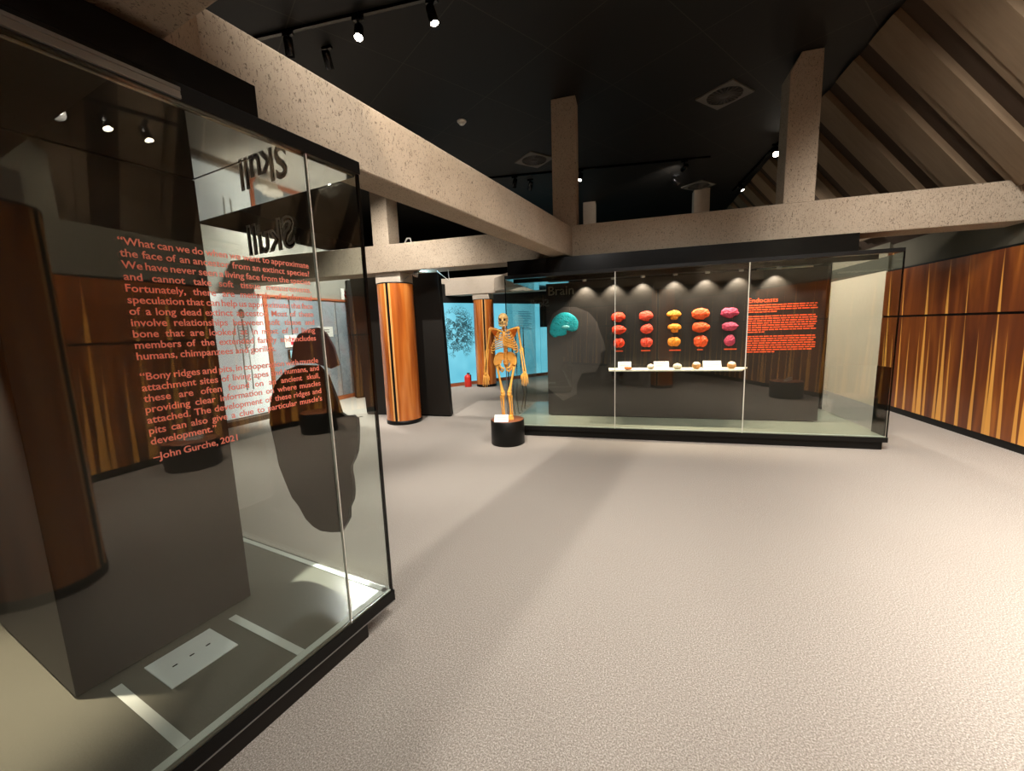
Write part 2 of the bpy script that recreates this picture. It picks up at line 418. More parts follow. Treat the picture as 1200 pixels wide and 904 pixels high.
def wallseg(mb, p, q, z0, z1, th, u0=0.0, out=V((1, -1, 0))):
    """vertical slab along p->q, thickness th to the outer side, UV in metres on the inner face"""
    p, q = V((p[0], p[1], 0)), V((q[0], q[1], 0)); d = (q-p); L = d.length; n = V((d.y, -d.x, 0)).normalized()
    if n.dot(out) < 0: n = -n
    n = n*th
    a, b = p, q; Z0, Z1 = V((0, 0, z0)), V((0, 0, z1))
    mb.face([a+Z0, b+Z0, b+Z1, a+Z1], [(u0, z0), (u0+L, z0), (u0+L, z1), (u0, z1)])
    mb.face([b+n+Z0, a+n+Z0, a+n+Z1, b+n+Z1]); mb.face([a+Z1, b+Z1, b+n+Z1, a+n+Z1]); mb.face([b+Z0, a+Z0, a+n+Z0, b+n+Z0])
    mb.face([b+Z0, b+n+Z0, b+n+Z1, b+Z1]); mb.face([a+n+Z0, a+Z0, a+Z1, a+n+Z1]); return u0+L

# right wall: straight by the long case, then bending round behind the camera (ordered so the inner face is on the left)
RW = [(4.28, 8.6), (4.28, 3.3), (3.48, 1.2), (2.5, -1.3), (0.8, -3.9), (-2.4, -5.9), (-9.2, -7.0)]
body = MB(); up_ = MB(); lowp = MB(); hip = MB(); base = MB(); groove = MB(); cap = MB(); u = 0; ub = 0
for i, (p, q) in enumerate(zip(RW[:-1], RW[1:])):
    P, Q = V((*p, 0)), V((*q, 0)); d = (Q-P).normalized(); n = V((d.y, -d.x, 0))
    if n.dot(V((-1, 1, 0))) > 0: n = -n           # outward
    o = n*.02
    wallseg(body, (P+n*.06)[:2], (Q+n*.06)[:2], 0, CEIL if i > 1 else 2.95, .15)
    u1 = wallseg(lowp, p, q, .10, 1.572, .05, u); wallseg(hip, p, q, 1.602, 2.34, .05, u); u = u1
    wallseg(base, (P+o)[:2], (Q+o)[:2], 0, .10, .05); wallseg(groove, (P+o)[:2], (Q+o)[:2], 1.565, 1.61, .03)
    wallseg(cap, (P+o)[:2], (Q+o)[:2], 2.34, 2.37, .05)
wall_r = struct(body.build('wall_right', DARKGREY), 'dark grey plaster wall above the walnut panelling', 'wall')
lowp.build('lower_panelling', WALNUT, wall_r); hip.build('upper_panelling', WALNUT, wall_r)
groove.build('panel_joint', BLACK, wall_r); cap.build('top_joint', BLACK, wall_r)
struct(base.build('baseboard_right', BLACK), 'black baseboard along the walnut wall', 'baseboard')
far = MB(); wallseg(far, (4.28, 16), (4.28, 8.6), 0, 2.37, .2); struct(far.build('wall_far_right', BEIGE), 'pale beige wall beyond the right end of the long glass case', 'wall')
far = MB(); wallseg(far, (4.3, 16), (4.3, 8.6), 2.37, 2.95, .2); struct(far.build('wall_upper_right', DARKGREY), 'dark plaster band above the beige wall', 'wall')
bk = MB(); bk.box(-9.5, 16, 0, 4.5, 16.2, CEIL); struct(bk.build('wall_back', BLACKWALL), 'black back wall far behind the cases', 'wall')
lf = MB(); lf.box(-9.5, -8, 0, -9.3, 16, CEIL); struct(lf.build('wall_far_left', BLACKWALL), 'dark wall far to the left', 'wall')

# left background wall with etched panels
L0, L1 = V((-7.35, 4.0, 0)), V((-6.70, 10.0, 0)); Ld = (L1-L0).normalized(); Ln = V((Ld.y, -Ld.x, 0))   # Ln points into the room
def LW(s, z, off=0.0): return L0+Ld*s+Ln*off+V((0, 0, z))
w_ = MB(); w_.obox(LW(-3, 0), Ld*9.0, -Ln*.15, (0, 0, 3.6)); wl = struct(w_.build('wall_left', GREYWALL), 'grey plaster wall above the etched panels at far left', 'wall')
def panel_uv(mb, o, ax, h, n, th):
    o, ax, n = V(o), V(ax), V(n); L = ax.length; Z = V((0, 0, h))
    f = [o+n*th, o+ax+n*th, o+ax+n*th+Z, o+n*th+Z]
    if (f[1]-f[0]).cross(f[3]-f[0]).dot(n) < 0: mb.face(f[::-1], [(0, h), (L, h), (L, 0), (0, 0)])
    else: mb.face(f, [(0, 0), (L, 0), (L, h), (0, h)])
    a = [o, o+ax, o+ax+Z, o+Z]; b = f
    for k in range(4): q = [a[k], a[(k+1) % 4], b[(k+1) % 4], b[k]]; mb.face(q)
    return mb
gp = [(2.66, 3.16, 'narrow etched grey panel beside the lit white panel'), (3.2, 4.44, 'etched grey panel carrying the two white notices'),
      (4.47, 5.55, 'etched grey panel with pink line drawing beside the black partition')]
for a, b, lab in gp:
    t = MB(); panel_uv(t, LW(a, .1, .004), Ld*(b-a), 2.3, Ln, .03); tag(t.build('etched_panel', ETCH, loc=LW(a, 0)), lab, 'wall panel', 'etched panels on the far left wall')
t = MB(); t.obox(LW(2.5, 2.41, 0), Ld*3.2, Ln*.06, (0, 0, .045)); struct(t.build('trim_1', BROWNTRIM), 'brown trim strip above the etched panels', 'trim')
t = MB(); t.obox(LW(2.45, 0, 0), Ld*3.2, Ln*.06, (0, 0, .09)); struct(t.build('baseboard_left', BROWNTRIM), 'brown baseboard under the etched panels', 'baseboard')
t = MB(); t.obox(LW(2.56, .09, 0), Ld*.08, Ln*.08, (0, 0, 2.32)); struct(t.build('trim_2', BROWNTRIM), 'brown upright strip beside the lit white panel', 'trim')

# cyan back-lit wall
B0, B1 = V((-4.961, 10.49, 0)), V((-2.741, 13.342, 0)); Bd = (B1-B0).normalized(); Bn = V((Bd.y, -Bd.x, 0))
def BW(s, z, off=0.0): return B0+Bd*s+Bn*off+V((0, 0, z))
t = MB(); t.obox(BW(-2.5, 0, -.02), Bd*7.6, -Bn*.2, (0, 0, 2.9)); struct(t.build('wall_blue', BLACKWALL), 'black wall behind the cyan lit panels', 'wall')
t = MB(); panel_uv(t, BW(-1.6, .1), Bd*3.0, 2.3, Bn, .04)
t = MB(); panel_uv(t, BW(-.1, .1), Bd*1.22, 2.28, Bn, .04); tag(t.build('lit_graphic_panel', BLUEINK, loc=BW(-.1, 0)), 'cyan lit panel with tangled black drawing left of the rear column', 'lit panel', 'cyan lit panels')
t = MB(); panel_uv(t, BW(1.14, .1), Bd*1.25, 2.28, Bn, .04); tag(t.build('lit_graphic_panel', BLUE, loc=BW(1.14, 0)), 'plain cyan lit panel behind the skeleton', 'lit panel', 'cyan lit panels')
t = MB(); panel_uv(t, BW(2.41, .1), Bd*1.1, 2.28, Bn, .04); pnl = tag(t.build('lit_graphic_panel', BLUE, loc=BW(2.41, 0)), 'cyan lit panel with faint text lines right of the skeleton', 'lit panel', 'cyan lit panels')
t = MB(); rr = random.Random(3)
for k in range(11): t.obox(BW(2.62, 2.12-k*.055, .041), Bd*rr.uniform(.4, .55), Bn*.003, (0, 0, .018))
t.build('text_lines', plain('blue_print', S(40, 130, 170), .6), pnl)
t = MB(); panel_uv(t, BW(3.55, .1), Bd*1.3, 1.52, Bn, .04); tag(t.build('lit_graphic_panel', BLUE, loc=BW(3.55, 0)), 'low cyan lit panel beside the left end of the black board', 'lit panel', 'cyan lit panels')
t = MB(); t.obox(BW(-1.5, 0, 0), Bd*6.4, Bn*.06, (0, 0, .09)); struct(t.build('baseboard_blue', BROWNTRIM), 'orange brown baseboard under the cyan panels', 'baseboard')

# ------------------------------------------------------------------ concrete frame
AL = math.radians(11.353); A = V((math.sin(AL), math.cos(AL), 0)); B = V((math.cos(AL), -math.sin(AL), 0))
def jitter(o, amt=0.006):
    return o
def beam(name, o, ax, ay, az, label, mat=CONC, bev=.012):
    t = MB(); t.obox(o, ax, ay, az); ob = t.build(name, mat, loc=V(o)); bevel(ob, bev); return tag(ob, label, 'beam', 'concrete beams', 'structure')
beam('concrete_beam', (-9.3, 6.05, 2.6), (14.6, 0, 0), (0, .42, 0), (0, 0, .44), 'long concrete beam crossing above the long glass case')
beam('concrete_beam', (-9.3, 10.6, 2.58), (13.7, 0, 0), (0, .4, 0), (0, 0, .47), 'pale concrete beam on the rear column beyond the skeleton', CONC_S)
M0 = V((-1.575, 2.365, 2.6)); mdir = V((math.sin(math.radians(12.4)), math.cos(math.radians(12.4)), 0)); mn = V((mdir.y, -mdir.x, 0))
beam('concrete_beam', M0-mdir*1.6, mdir*5.45, -mn*.26, (0, 0, .42), 'slanting pitted concrete beam above the left glass case')
t = MB()
near = [(-1.475, 1.114), (-1.62, 1.34), (-1.80, 1.52), (-2.2, 1.62), (-2.4, 1.27), (-6.2, 2.03), (-6.3, 1.53), (3.2, -.37), (3.3, .17)]
t.prism([V((x, y, 2.58)) for x, y in near], (0, 0, .46)); nb = t.build('concrete_beam', CONC, loc=(-1.475, 1.114, 2.58)); bevel(nb, .01)
tag(nb, 'brown shaded concrete beam end at the top left corner', 'beam', 'concrete beams', 'structure')
t = MB(); bd = V((.62, -.785, 0)); bn2 = V((.785, .62, 0))
t.obox((-3.45, 10.6, 2.62), bd*3.9, bn2*.3, (0, 0, .36)); bb = t.build('concrete_beam', CONC_S, loc=(-3.45, 10.6, 2.62)); bevel(bb, .01)
tag(bb, 'diagonal pale concrete beam behind the left end of the long case', 'beam', 'concrete beams', 'structure')
posts = [(-4.06, 6.06, 3.03, .30, .34, 'concrete post on the beam above the front wood column'), (-1.04, 6.06, 3.02, .34, .3, 'tall concrete post where the slanting beam meets the long beam'),
         (1.88, 6.06, 3.02, .34, .3, 'wide concrete post standing nearest the ribbed ceiling'), (-1.10, 11.0, 3.0, .31, .3, 'short distant concrete post behind the tall post'),
         (1.53, 11.0, 3.0, .35, .3, 'short pale distant concrete post right of the centre')]
for x, y, z, wx, wy, lab in posts:
    t = MB(); t.box(x, y, z, x+wx, y+wy, CEIL)
    if wx > .33 and x > 1.5 and y < 7:
        t = MB(); t.prism([V((x, y, z)), V((x+wx, y, z)), V((x+wx, y, CEIL)), V((x+.11, y, CEIL)), V((x, y, CEIL-.2))], (0, wy, 0))
    o = t.build('concrete_post', CONC_S if y > 7 else CONC, loc=(x, y, z)); bevel(o, .008); tag(o, lab, 'post', 'concrete posts', 'structure')

def wood_column(x, y, r, lab, stripe_ang, capz=2.42, conc=True):
    o = thing('wood_column', lab, 'column', (x, y, 0), 'wood clad columns')
    t = MB(); t.lathe((x, y, 0), [(r, .07), (r, capz)], 56, uv=True); t.lathe((x, y, 0), [(r, capz), (r-.02, capz+.004), (0, capz+.004)], 56); t.build('cladding', COLWOOD, o)
    t = MB(); t.lathe((x, y, 0), [(0, 0), (r-.004, 0), (r+.004, .005), (r+.004, .072), (r-.01, .074)], 56); t.build('base_ring', BLACK, o)
    t = MB(); dw = .028/r*1.5; t.lathe((x, y, 0), [(r+.003, .074), (r+.003, capz)], 3, a0=stripe_ang-dw/2, a1=stripe_ang+dw/2); t.build('black_stripe', BLACK, o)
    t = MB()
    for sgn in (-1, 1):
        a_ = stripe_ang+sgn*(dw*.5+.055); t.lathe((x, y, 0), [(r+.002, .074), (r+.002, capz)], 2, a0=a_-.05, a1=a_+.05)
    t.build('pale_strip', plain('pale_column_strip', S(232, 168, 96), .3), o)
    t = MB(); t.lathe((x, y, capz), [(r+.003, 0), (r+.003, .018), (0, .018)], 56); t.build('top_ring', BLACK, o)
    if conc:
        t = MB(); t.box(x-.235, y-.21, capz+.015, x+.235, y+.2, 2.61); t.build('concrete_core', CONC_S, o)
    return o
wood_column(-3.87, 6.33, .305, 'round orange wood column beside the black partition', math.radians(-85))
wood_column(-3.87, 10.83, .285, 'round orange wood column behind the skeleton', math.radians(-70))
wood_column(.86, .62, .27, 'round wood column at right of camera, seen only as reflection', math.radians(120))

# ------------------------------------------------------------------ left glass case
c0 = V((-1.265, 1.814, 0))
def LC(a, b, z=0.0): return c0+A*a+B*b+V((0, 0, z))
D = 1.95; LEN = 3.5; ZS = .17; ZT = 2.37
lc = thing('display_case', 'tall glass display case at left with orange quotation on its front', 'display case', LC(-LEN/2, -D/2))
t = MB(); t.obox(LC(-LEN, -D, .105), A*LEN, B*D, (0, 0, ZS-.105)); bevel(t.build('base_slab', SLAB, lc), .003)
t = MB(); t.obox(LC(-LEN, -.012, .10), A*(LEN+.006), B*.02, (0, 0, .062)); t.obox(LC(-.012, -D, .10), A*.02, B*D, (0, 0, .062)); t.build('base_edge', BLACK, lc)
t = MB(); t.obox(LC(-LEN+.15, -D+.2, 0), A*(LEN-.33), B*(D-.215), (0, 0, .105)); t.build('plinth', BLACKP, lc)
t = MB(); t.obox(LC(-LEN, -.05, ZS), A*LEN, B*.035, (0, 0, .003)); t.build('front_border', SLABE, lc)
t = MB(); t.obox(LC(-.045, -D, ZS), A*.03, B*D, (0, 0, .003)); t.build('end_border', SLABE, lc)
g1 = MB(); g1.obox(LC(-.283, -.012, .15), A*.275, B*.012, (0, 0, ZT-.15)); pane1 = g1.build('glass_pane', GLASS, lc)
g2 = MB(); g2.obox(LC(-LEN, -.012, .15), A*(LEN-.288), B*.012, (0, 0, ZT-.15)); pane2 = g2.build('glass_pane', GLASS, lc)
g3 = MB(); g3.obox(LC(-.012, -D, .15), A*.012, B*(D-.02), (0, 0, ZT-.15)); pane3 = g3.build('glass_pane', GLASS, lc)
g4 = MB(); g4.obox(LC(-LEN, -D, .15), A*LEN, B*.012, (0, 0, ZT-.15)); g4.build('glass_pane', GLASS, lc)
t = MB(); t.obox(LC(-.288, -.013, .15), A*.005, B*.014, (0, 0, ZT-.15)); t.build('glass_joint', JOINT, lc)
t = MB(); t.obox(LC(-.013, -.013, .15), A*.014, B*.014, (0, 0, ZT-.15)); t.build('corner_seal', BLACKG, lc)
t = MB(); t.obox(LC(-LEN, -D, ZT+.002), A*(LEN+.006), B*(D+.006), (0, 0, .058)); bevel(t.build('top_frame', BLACK, lc), .003)
t = MB(); t.obox(LC(-LEN, -D+.02, ZT-.012), A*(LEN-.015), B*(D-.035), (0, 0, .013)); t.build('case_ceiling', CASECEIL, lc)
t = MB(); t.obox(LC(-LEN, -D, ZT+.06), A*(LEN-.48), B*(D+.004), (0, 0, .11)); t.build('light_box', BLACKG, lc)
t = MB()
for k, z in enumerate((.0, .012, .024)): t.obox(LC(-LEN, .004, ZT+.006+z), A*(LEN-.74), B*(.012-.003*(k % 2)), (0, 0, .011))
t.build('metal_rail', ALU, lc)
t = MB(); t.obox(LC(-.40, -.66, ZT-.014), A*.004, B*.5, (0, 0, .002)); t.build('ceiling_joint', BLACKP, lc)
t = MB(); t.obox(LC(-LEN, .0085, .098), A*(LEN-.002), B*.002, (0, 0, .006)); t.build('metal_edge', ALU, lc)

QUOTE = ['\u201cWhat can we do when we want to approximate', 'the face of an ancestor from an extinct species?', 'We have never seen a living face from the species', 'and cannot take soft tissue measurements.',
 'Fortunately, there are methods of informed', 'speculation that can help us approximate the face', 'of a long dead extinct ancestor. Most of these', 'involve relationships between soft tissue and',
 'bone that are looked at in most of all living', 'members of the extended family and includes', 'humans, chimpanzees and gorillas.',
 None, '\u201cBony ridges and pits, in cooperation with muscle', 'attachment sites of living apes and humans, and', 'these are often found on an ancient skull,', 'providing clear information on where muscles',
 'attached. The development of these ridges and', 'pits can also give a clue to particular muscle\u2019s', 'development.\u201d', None, '\u2013John Gurche, 2021']
t = MB(); row = 0; W = .628
for i, ln in enumerate(QUOTE):
    if ln is None: row += .85 if i < 15 else .5; continue
    just = None if ln.startswith(('humans', 'develop', '\u2013')) else W
    justify(t, ln, LC(-.955, .0004, 1.889-row*.0345), A, (0, 0, 1), B, .0325, just, .014, .01); row += 1
t.build('quotation_lettering', SALMON, pane2)
t = MB(); justify(t, 'Skull', LC(-.02, -.50, 2.09), -B, (0, 0, 1), A, .235, None, -.02, .006); sk = t.build('skull_lettering', LETTERDK, pane3)
t = MB(); justify(t, 'Skull', LC(-.014, -.504, 2.094), -B, (0, 0, 1), A, .235, None, .03, .004); t.build('skull_lettering_edge', SILVER, pane3)

# black display box inside the case
kb = thing('display_box', 'tall black display box standing inside the left glass case', 'display box', LC(-.735, -1.17, ZS))
t = MB(); t.obox(LC(-1.08, -1.66, ZS+.012), A*.69, B*.99, (0, 0, ZT-ZS-.026)); bevel(t.build('box_body', BLACKP, kb), .003)
t = MB(); t.obox(LC(-1.06, -1.64, ZS), A*.65, B*.95, (0, 0, .013)); t.build('recess_foot', BLACKG, kb)
t = MB()
for k, wd in enumerate((.10, .14, .10, .17, .19, .2, .22, .24)): 
    s_ = 0
    while s_ < wd-.01: t.obox(LC(-1.0815, -1.30-wd+s_, 1.36-k*.034), B*.036, A*.0015, (0, 0, .014)); s_ += .043
t.build('side_text', SALMON, kb)
t = MB(); t.obox(LC(-.885, -.612, ZS+.0005), A*.26, B*.245, (0, 0, .006)); cpl = bevel(t.build('cover_plate', PLATE, loc=LC(-.755, -.49, ZS)), .002)
tag(cpl, 'pale rectangular cover plate with three slots on the left case floor', 'plate')
for a_ in (-.82, -.755, -.69): t = MB(); t.obox(LC(a_-.008, -.50, ZS+.0068), A*.018, B*.008, (0, 0, .0008)); t.build('slot', BLACKG, cpl)
for a_, lab in ((-1.0, 'pale tape strip left of the slotted cover plate'), (-.545, 'pale tape strip right of the slotted cover plate')):
    t = MB(); t.obox(LC(a_, -.6, ZS+.0015), A*.036, B*.548, (0, 0, .002)); tag(t.build('tape_strip', TAPE, loc=LC(a_, -.3, ZS)), lab, 'tape strip', 'tape strips on the case floor')
# black head profile near the end glass
hp = [(375, 428), (352, 428), (338, 434), (326, 448), (320, 470), (319, 495), (325, 520), (330, 545), (337, 563), (345, 582), (353, 592), (361, 607), (370, 616), (379, 621), (391, 622.5), (403, 622), (409, 612), (412, 606), (412, 594), (416, 585),
      (417, 575), (416, 562), (414, 551), (414, 545), (418, 537), (421, 528), (422, 515), (422, 500), (421, 490), (416, 486), (408, 487), (402, 483), (398, 470), (392, 455), (386, 440)]
def on_plane(x, yv, p, n):
    d = FW*F_PX+RT*(x-600)-UP*(yv-452); p = V(p); n = V(n); c = V((0, 0, EYE)); return c+d*(n.dot(p-c)/n.dot(d))
pp = [on_plane(x, yv, LC(-.03, 0), A) for x, yv in hp]
t = MB(); t.prism(pp, -A*.018); tag(t.build('head_profile', BLACKP, loc=LC(-.03, -.5, .41)), 'black flat head profile mounted on the end glass of the left case', 'cut-out')
t = MB(); pr_ = [(343, 425), (346, 402), (352, 392), (366, 385), (376, 384), (384, 391), (393, 408), (399, 428), (390, 432), (372, 426)]
PURP = plain('reflection_tinted_board', S(92, 72, 74), .4); t.prism([on_plane(x, yv, LC(-.05, 0), A) for x, yv in pr_], -A*.012); tag(t.build('brain_profile', PURP, loc=LC(-.05, -.4, 1.4)), 'dull purple rounded shape above the black head profile', 'cut-out')  # purple tone puts the reflected wood into the board's colour

# ------------------------------------------------------------------ long glass case
X0, X1, Y0, Y1, ZG = -1.70, 3.0, 5.70, 7.62, 2.31
rc = thing('display_case', 'long glass display case with coloured brains under the concrete beam', 'display case', ((X0+X1)/2, (Y0+Y1)/2, 0))
t = MB(); t.box(X0, Y0, .12, X1, Y1, .165); t.build('base_slab', plain('pale_green_case_floor', S(146, 149, 130), .25, scale=3), rc)
t = MB(); t.box(X0-.005, Y0-.008, .10, X1+.005, Y0+.012, .158); t.box(X0+.02, Y0+.03, 0, X1-.03, Y1-.05, .121); t.build('plinth', BLACK, rc)
t = MB(); t.box(X0, Y0+.013, .165, X1, Y0+.035, .17); t.build('front_border', SLABE, rc)
for a_, b_ in ((X0+.012, -.157), (-.152, 1.447), (1.452, X1-.012)): g = MB(); g.box(a_, Y0, .15, b_, Y0+.012, ZG); rp = g.build('glass_pane', GLASS, rc)
g = MB(); g.box(X0, Y0+.012, .15, X0+.012, Y1, ZG); lpane = g.build('glass_pane', GLASS, rc)
g = MB(); g.box(X1-.012, Y0+.012, .15, X1, Y1, ZG); rpane = g.build('glass_pane', GLASS, rc)
g = MB(); g.box(X0+.013, Y1-.012, .15, X1-.013, Y1, ZG); g.build('glass_pane', GLASS, rc)
for x in (-.1545, 1.4495):
    t = MB(); t.box(x-.0045, Y0-.001, .15, x+.0045, Y0+.013, ZG); t.build('glass_joint', JOINT, rc)
for x in (X0, X1-.012):
    t = MB(); t.box(x, Y0, .15, x+.012, Y0+.012, ZG); t.build('corner_seal', BLACKG, rc)
t = MB(); t.box(X1-.03, Y1-.25, .165, X1-.012, Y1-.02, ZG); t.box(X1-.17, Y1-.03, .165, X1-.012, Y1-.014, ZG); t.build('corner_post', BLACK, rc)
t = MB(); t.box(X0, Y0, ZG, X1, Y1, ZG+.045); bevel(t.build('top_frame', BLACK, rc), .003)
t = MB(); t.box(X0+.02, Y0+.1, ZG+.045, 2.6, Y1-.3, ZG+.26); t.build('light_box', BLACKG, rc)
t = MB(); t.box(X0+.05, 6.0, ZG-.035, 2.9, 6.05, ZG); t.build('lamp_track', BLACKG, rc)
t = MB(); t.box(X0+.02, Y0+.03, ZG-.004, X1-.02, Y1-.02, ZG); t.build('case_ceiling', CASECEIL, rc)
t = MB(); t.box(2.972, 5.72, .168, 2.986, 5.98, 1.0); t.build('end_screen', BLACKG, rc)

YP = 6.42
pn = thing('display_board', 'wide black display board inside the long glass case', 'display board', (.66, YP+.15, .165))
t = MB(); t.box(-1.235, YP, .18, 2.56, YP+.3, ZG-.03); bevel(t.build('board', BLACKP, pn), .004)
t = MB(); t.box(-1.2, YP+.02, .165, 2.52, YP+.28, .18); t.build('foot', BLACKG, pn)
t = MB(); rr = random.Random(11)
justify(t, 'Endocasts', (1.635, YP-.001, 1.845), (1, 0, 0), (0, 0, 1), (0, -1, 0), .092, None, .0, .01); t.build('heading_lettering', VINYL_O, pn)
z = 1.80
for nl in (4, 8, 8):
    t = MB()
    for k in range(nl):
        end = 2.47 if k < nl-1 else 1.78+rr.random()*.25; s_ = 1.64
        while s_ < end-.03:
            wd = min(rr.uniform(.025, .085), end-s_); t.box(s_, YP-.0025, z, s_+wd, YP, z+.0155); s_ += wd+.011
        z -= .031
    z -= .03; t.build('text_paragraph', VINYL_O, pn)
t = MB(); justify(t, 'Brain', (-1.19, YP-.03, 2.10), (1, 0, 0), (0, 0, 1), (0, -1, 0), .2, None, -.005, .06); t.build('brain_lettering', LETTERMID, pn)

# grey head print with teal brain
hd = [(637, 455), (636, 430), (637, 405), (640, 384), (648, 368), (660, 360), (675, 360), (690, 366), (700, 378), (704, 392), (708, 402), (710, 410), (704, 414), (704, 425), (698, 436), (682, 438), (676, 450), (676, 462), (660, 470)]
hpoly = [on_plane(x, yv, (0, YP, 0), (0, 1, 0)) for x, yv in hd]; hpoly = [V((max(p.x, -1.232), YP-.001, p.z)) for p in hpoly]
hs = thing('head_picture', 'grey head outline with teal brain on the left of the black board', 'picture', (-.9, YP-.004, 1.0))
t = MB(); t.prism(hpoly, (0, -.006, 0)); t.build('head_outline', plain('grey_head_print', S(56, 49, 44), .55), hs)

def brain_geo(cx, cz, w, h, kind, seed, depth=.05, y0=None):
    rnd = random.Random(seed); ph = [rnd.uniform(0, 6.28) for _ in range(8)]
    def outline(th):
        if isinstance(kind, list):
            an = (math.degrees(th)) % 360; ks = kind
            for j in range(len(ks)):
                a0, r0 = ks[j]; a1, r1 = ks[(j+1) % len(ks)]; a1_ = a1 if a1 > a0 else a1+360; q = an if an >= a0 else an+360
                if a0 <= q <= a1_: u = (q-a0)/(a1_-a0); u = u*u*(3-2*u); return r0*(1-u)+r1*u
            return 1
        c, s = math.cos(th), math.sin(th); r = 1/((abs(c)**2.3+abs(s)**2.3)**(1/2.3))
        if kind == 'side':
            if s < 0: r *= 1-.20*math.exp(-((th-math.radians(312))/.35)**2)-.10*math.exp(-((th-math.radians(235))/.28)**2)
            r *= 1-.06*math.exp(-((th-math.radians(20))/.4)**2)
        elif kind == 'long': r *= 1-.08*abs(s)*(c > .3)-.10*max(0, c)*abs(s)
        elif kind == 'front': r *= 1-.13*math.exp(-((th-math.radians(270))/.22)**2)-.05*math.exp(-((th-math.radians(90))/.15)**2)
        elif kind == 'bits': r *= 1-.45*math.exp(-((th-math.radians(215))/.35)**2)-.3*math.exp(-((th-math.radians(325))/.3)**2)
        elif kind == 'taper': r *= 1-.30*max(0, c)**2*abs(s)-.05*s
        elif kind == 'peak': r *= 1+.10*math.exp(-((th-math.radians(75))/.3)**2)-.12*math.exp(-((th-math.radians(135))/.4)**2)
        return r*(1+.02*math.sin(5*th+ph[0])+.02*math.sin(9*th+ph[1]))
    def fn(u, v):
        th = 2*math.pi*u; rho = math.sin(v*math.pi/2); r = outline(th)
        x = cx+w/2*r*rho*math.cos(th); z = cz+h/2*r*rho*math.sin(th); hgt = math.cos(v*math.pi/2)
        f = noise.noise(V((x*24, z*24, seed)))*.10+noise.noise(V((x*60, z*60, seed+5)))*.05
        if kind == 'front': hgt *= 1-.35*math.exp(-(x-cx)**2/(.0001))
        return V((x, y0-.002-depth*max(0, hgt*(1+f)), z))
    t = MB(); t.grid(fn, 56, 16)
    th_ = [2*math.pi*k/56 for k in range(56)]
    t.face([V((cx+w/2*outline(a)*math.cos(a), y0-.002, cz+h/2*outline(a)*math.sin(a))) for a in th_])
    return t
TEAL = [(0.0, 1.01), (14.0, 1.038), (29.7, 1.036), (51.3, 1.027), (86.8, 1.001), (130.2, 0.908), (163.1, 0.871), (186.0, 0.956), (211.4, 1.088), (230.9, 1.101), (250.3, 0.817), (281.3, 0.706), (305.0, 0.394), (313.0, 0.544), (320.1, 0.751), (342.0, 0.983)]
t = brain_geo(-.965, 1.62, .46, .415, TEAL, 4, .03, YP-.006); t.build('teal_brain', BR_TEAL, hs)
t = MB(); t.ball((-.93, YP-.036, 1.60), (.062, .010, .024), 20, 10, lambda d: 1+.3*noise.noise(d*3)); t.build('pale_brain_core', plain('pale_teal', S(120, 200, 200), .5), hs)

cols = [(-.125, BR_RED, 'red', ('side', 'long', 'front'), 'leftmost column'), (.277, BR_COR, 'coral', ('side', 'peak', 'front'), 'second column from the left'), (.664, BR_AMB, 'amber', ('bits', 'bits', 'front'), 'middle column'),
        (1.026, BR_ORG, 'orange', ('side', 'long', 'front'), 'fourth column'), (1.405, BR_PNK, 'pink', ('side', 'taper', 'peak'), 'rightmost column')]
dims = [[(.21, .15), (.21, .145), (.165, .15)], [(.205, .15), (.175, .145), (.175, .15)], [(.20, .14), (.19, .135), (.18, .145)], [(.245, .17), (.24, .155), (.19, .175)], [(.235, .15), (.215, .13), (.14, .16)]]
zz = [1.718, 1.530, 1.327]
for ci, (x, mat, cn, kinds, place) in enumerate(cols):
    for ri in range(3):
        w_, h_ = dims[ci][ri]
        o = brain_geo(x+(.01 if ri else 0), zz[ri], w_, h_, kinds[ri], ci*7+ri*3+1, .045, YP).build('brain_model', mat, loc=(x, YP, zz[ri]))
        tag(o, '%s brain shape in the %s row of the black board' % (cn, ('top', 'middle', 'bottom')[ri]), 'brain model', 'coloured brain shapes on the black board')
for x, k in ((-.11, 4), (.277, 5), (.69, 6), (1.03, 3), (1.43, 6)):
    t = MB(); t.box(x-k*.0135, YP-.0025, 1.196, x+k*.0135, YP, 1.212); t.build('caption', VINYL_O, pn)

# shelf with cards and casts
ZH = .945
t = MB(); t.prism([V((-.25, 6.06, ZH-.018)), V((1.50, 6.06, ZH-.018)), V((1.66, YP-.003, ZH-.018)), V((-.27, YP-.003, ZH-.018))], (0, 0, .018))
tag(t.build('shelf', SHELFM, loc=(.65, 6.24, ZH-.03)), 'thin pale shelf below the coloured brains', 'shelf')
for x, w_, lab in ((-.03, .19, 'white label card at the left end of the shelf'), (.49, .21, 'white label card in the middle of the shelf'), (1.17, .235, 'white label card at the right of the shelf')):
    o = thing('label_card', lab, 'card', (x, 6.26, ZH), 'label cards on the shelf')
    t = MB(); t.prism([V((x-w_/2, 6.22, ZH)), V((x-w_/2, 6.29, ZH+.105)), V((x-w_/2, 6.294, ZH+.103)), V((x-w_/2, 6.226, ZH)), ], (w_, 0, 0)); t.build('card', WHITE, o)
    t = MB(); t.prism([V((x-w_/2, 6.29, ZH+.105)), V((x-w_/2, 6.34, ZH)), V((x-w_/2, 6.336, ZH)), V((x-w_/2, 6.288, ZH+.100))], (w_, 0, 0)); t.build('card_back', WHITE, o)
    t = MB(); 
    for k in range(4):
        zc = .085-k*.018; yy = 6.22+.07*zc/.105; t.obox((x-w_*.4, yy-.0012, ZH+zc), (w_*.8 if k < 3 else w_*.5, 0, 0), (0, -.001, 0), (0, .0035, .005))
    t.build('print_lines', GREYPRINT, o)
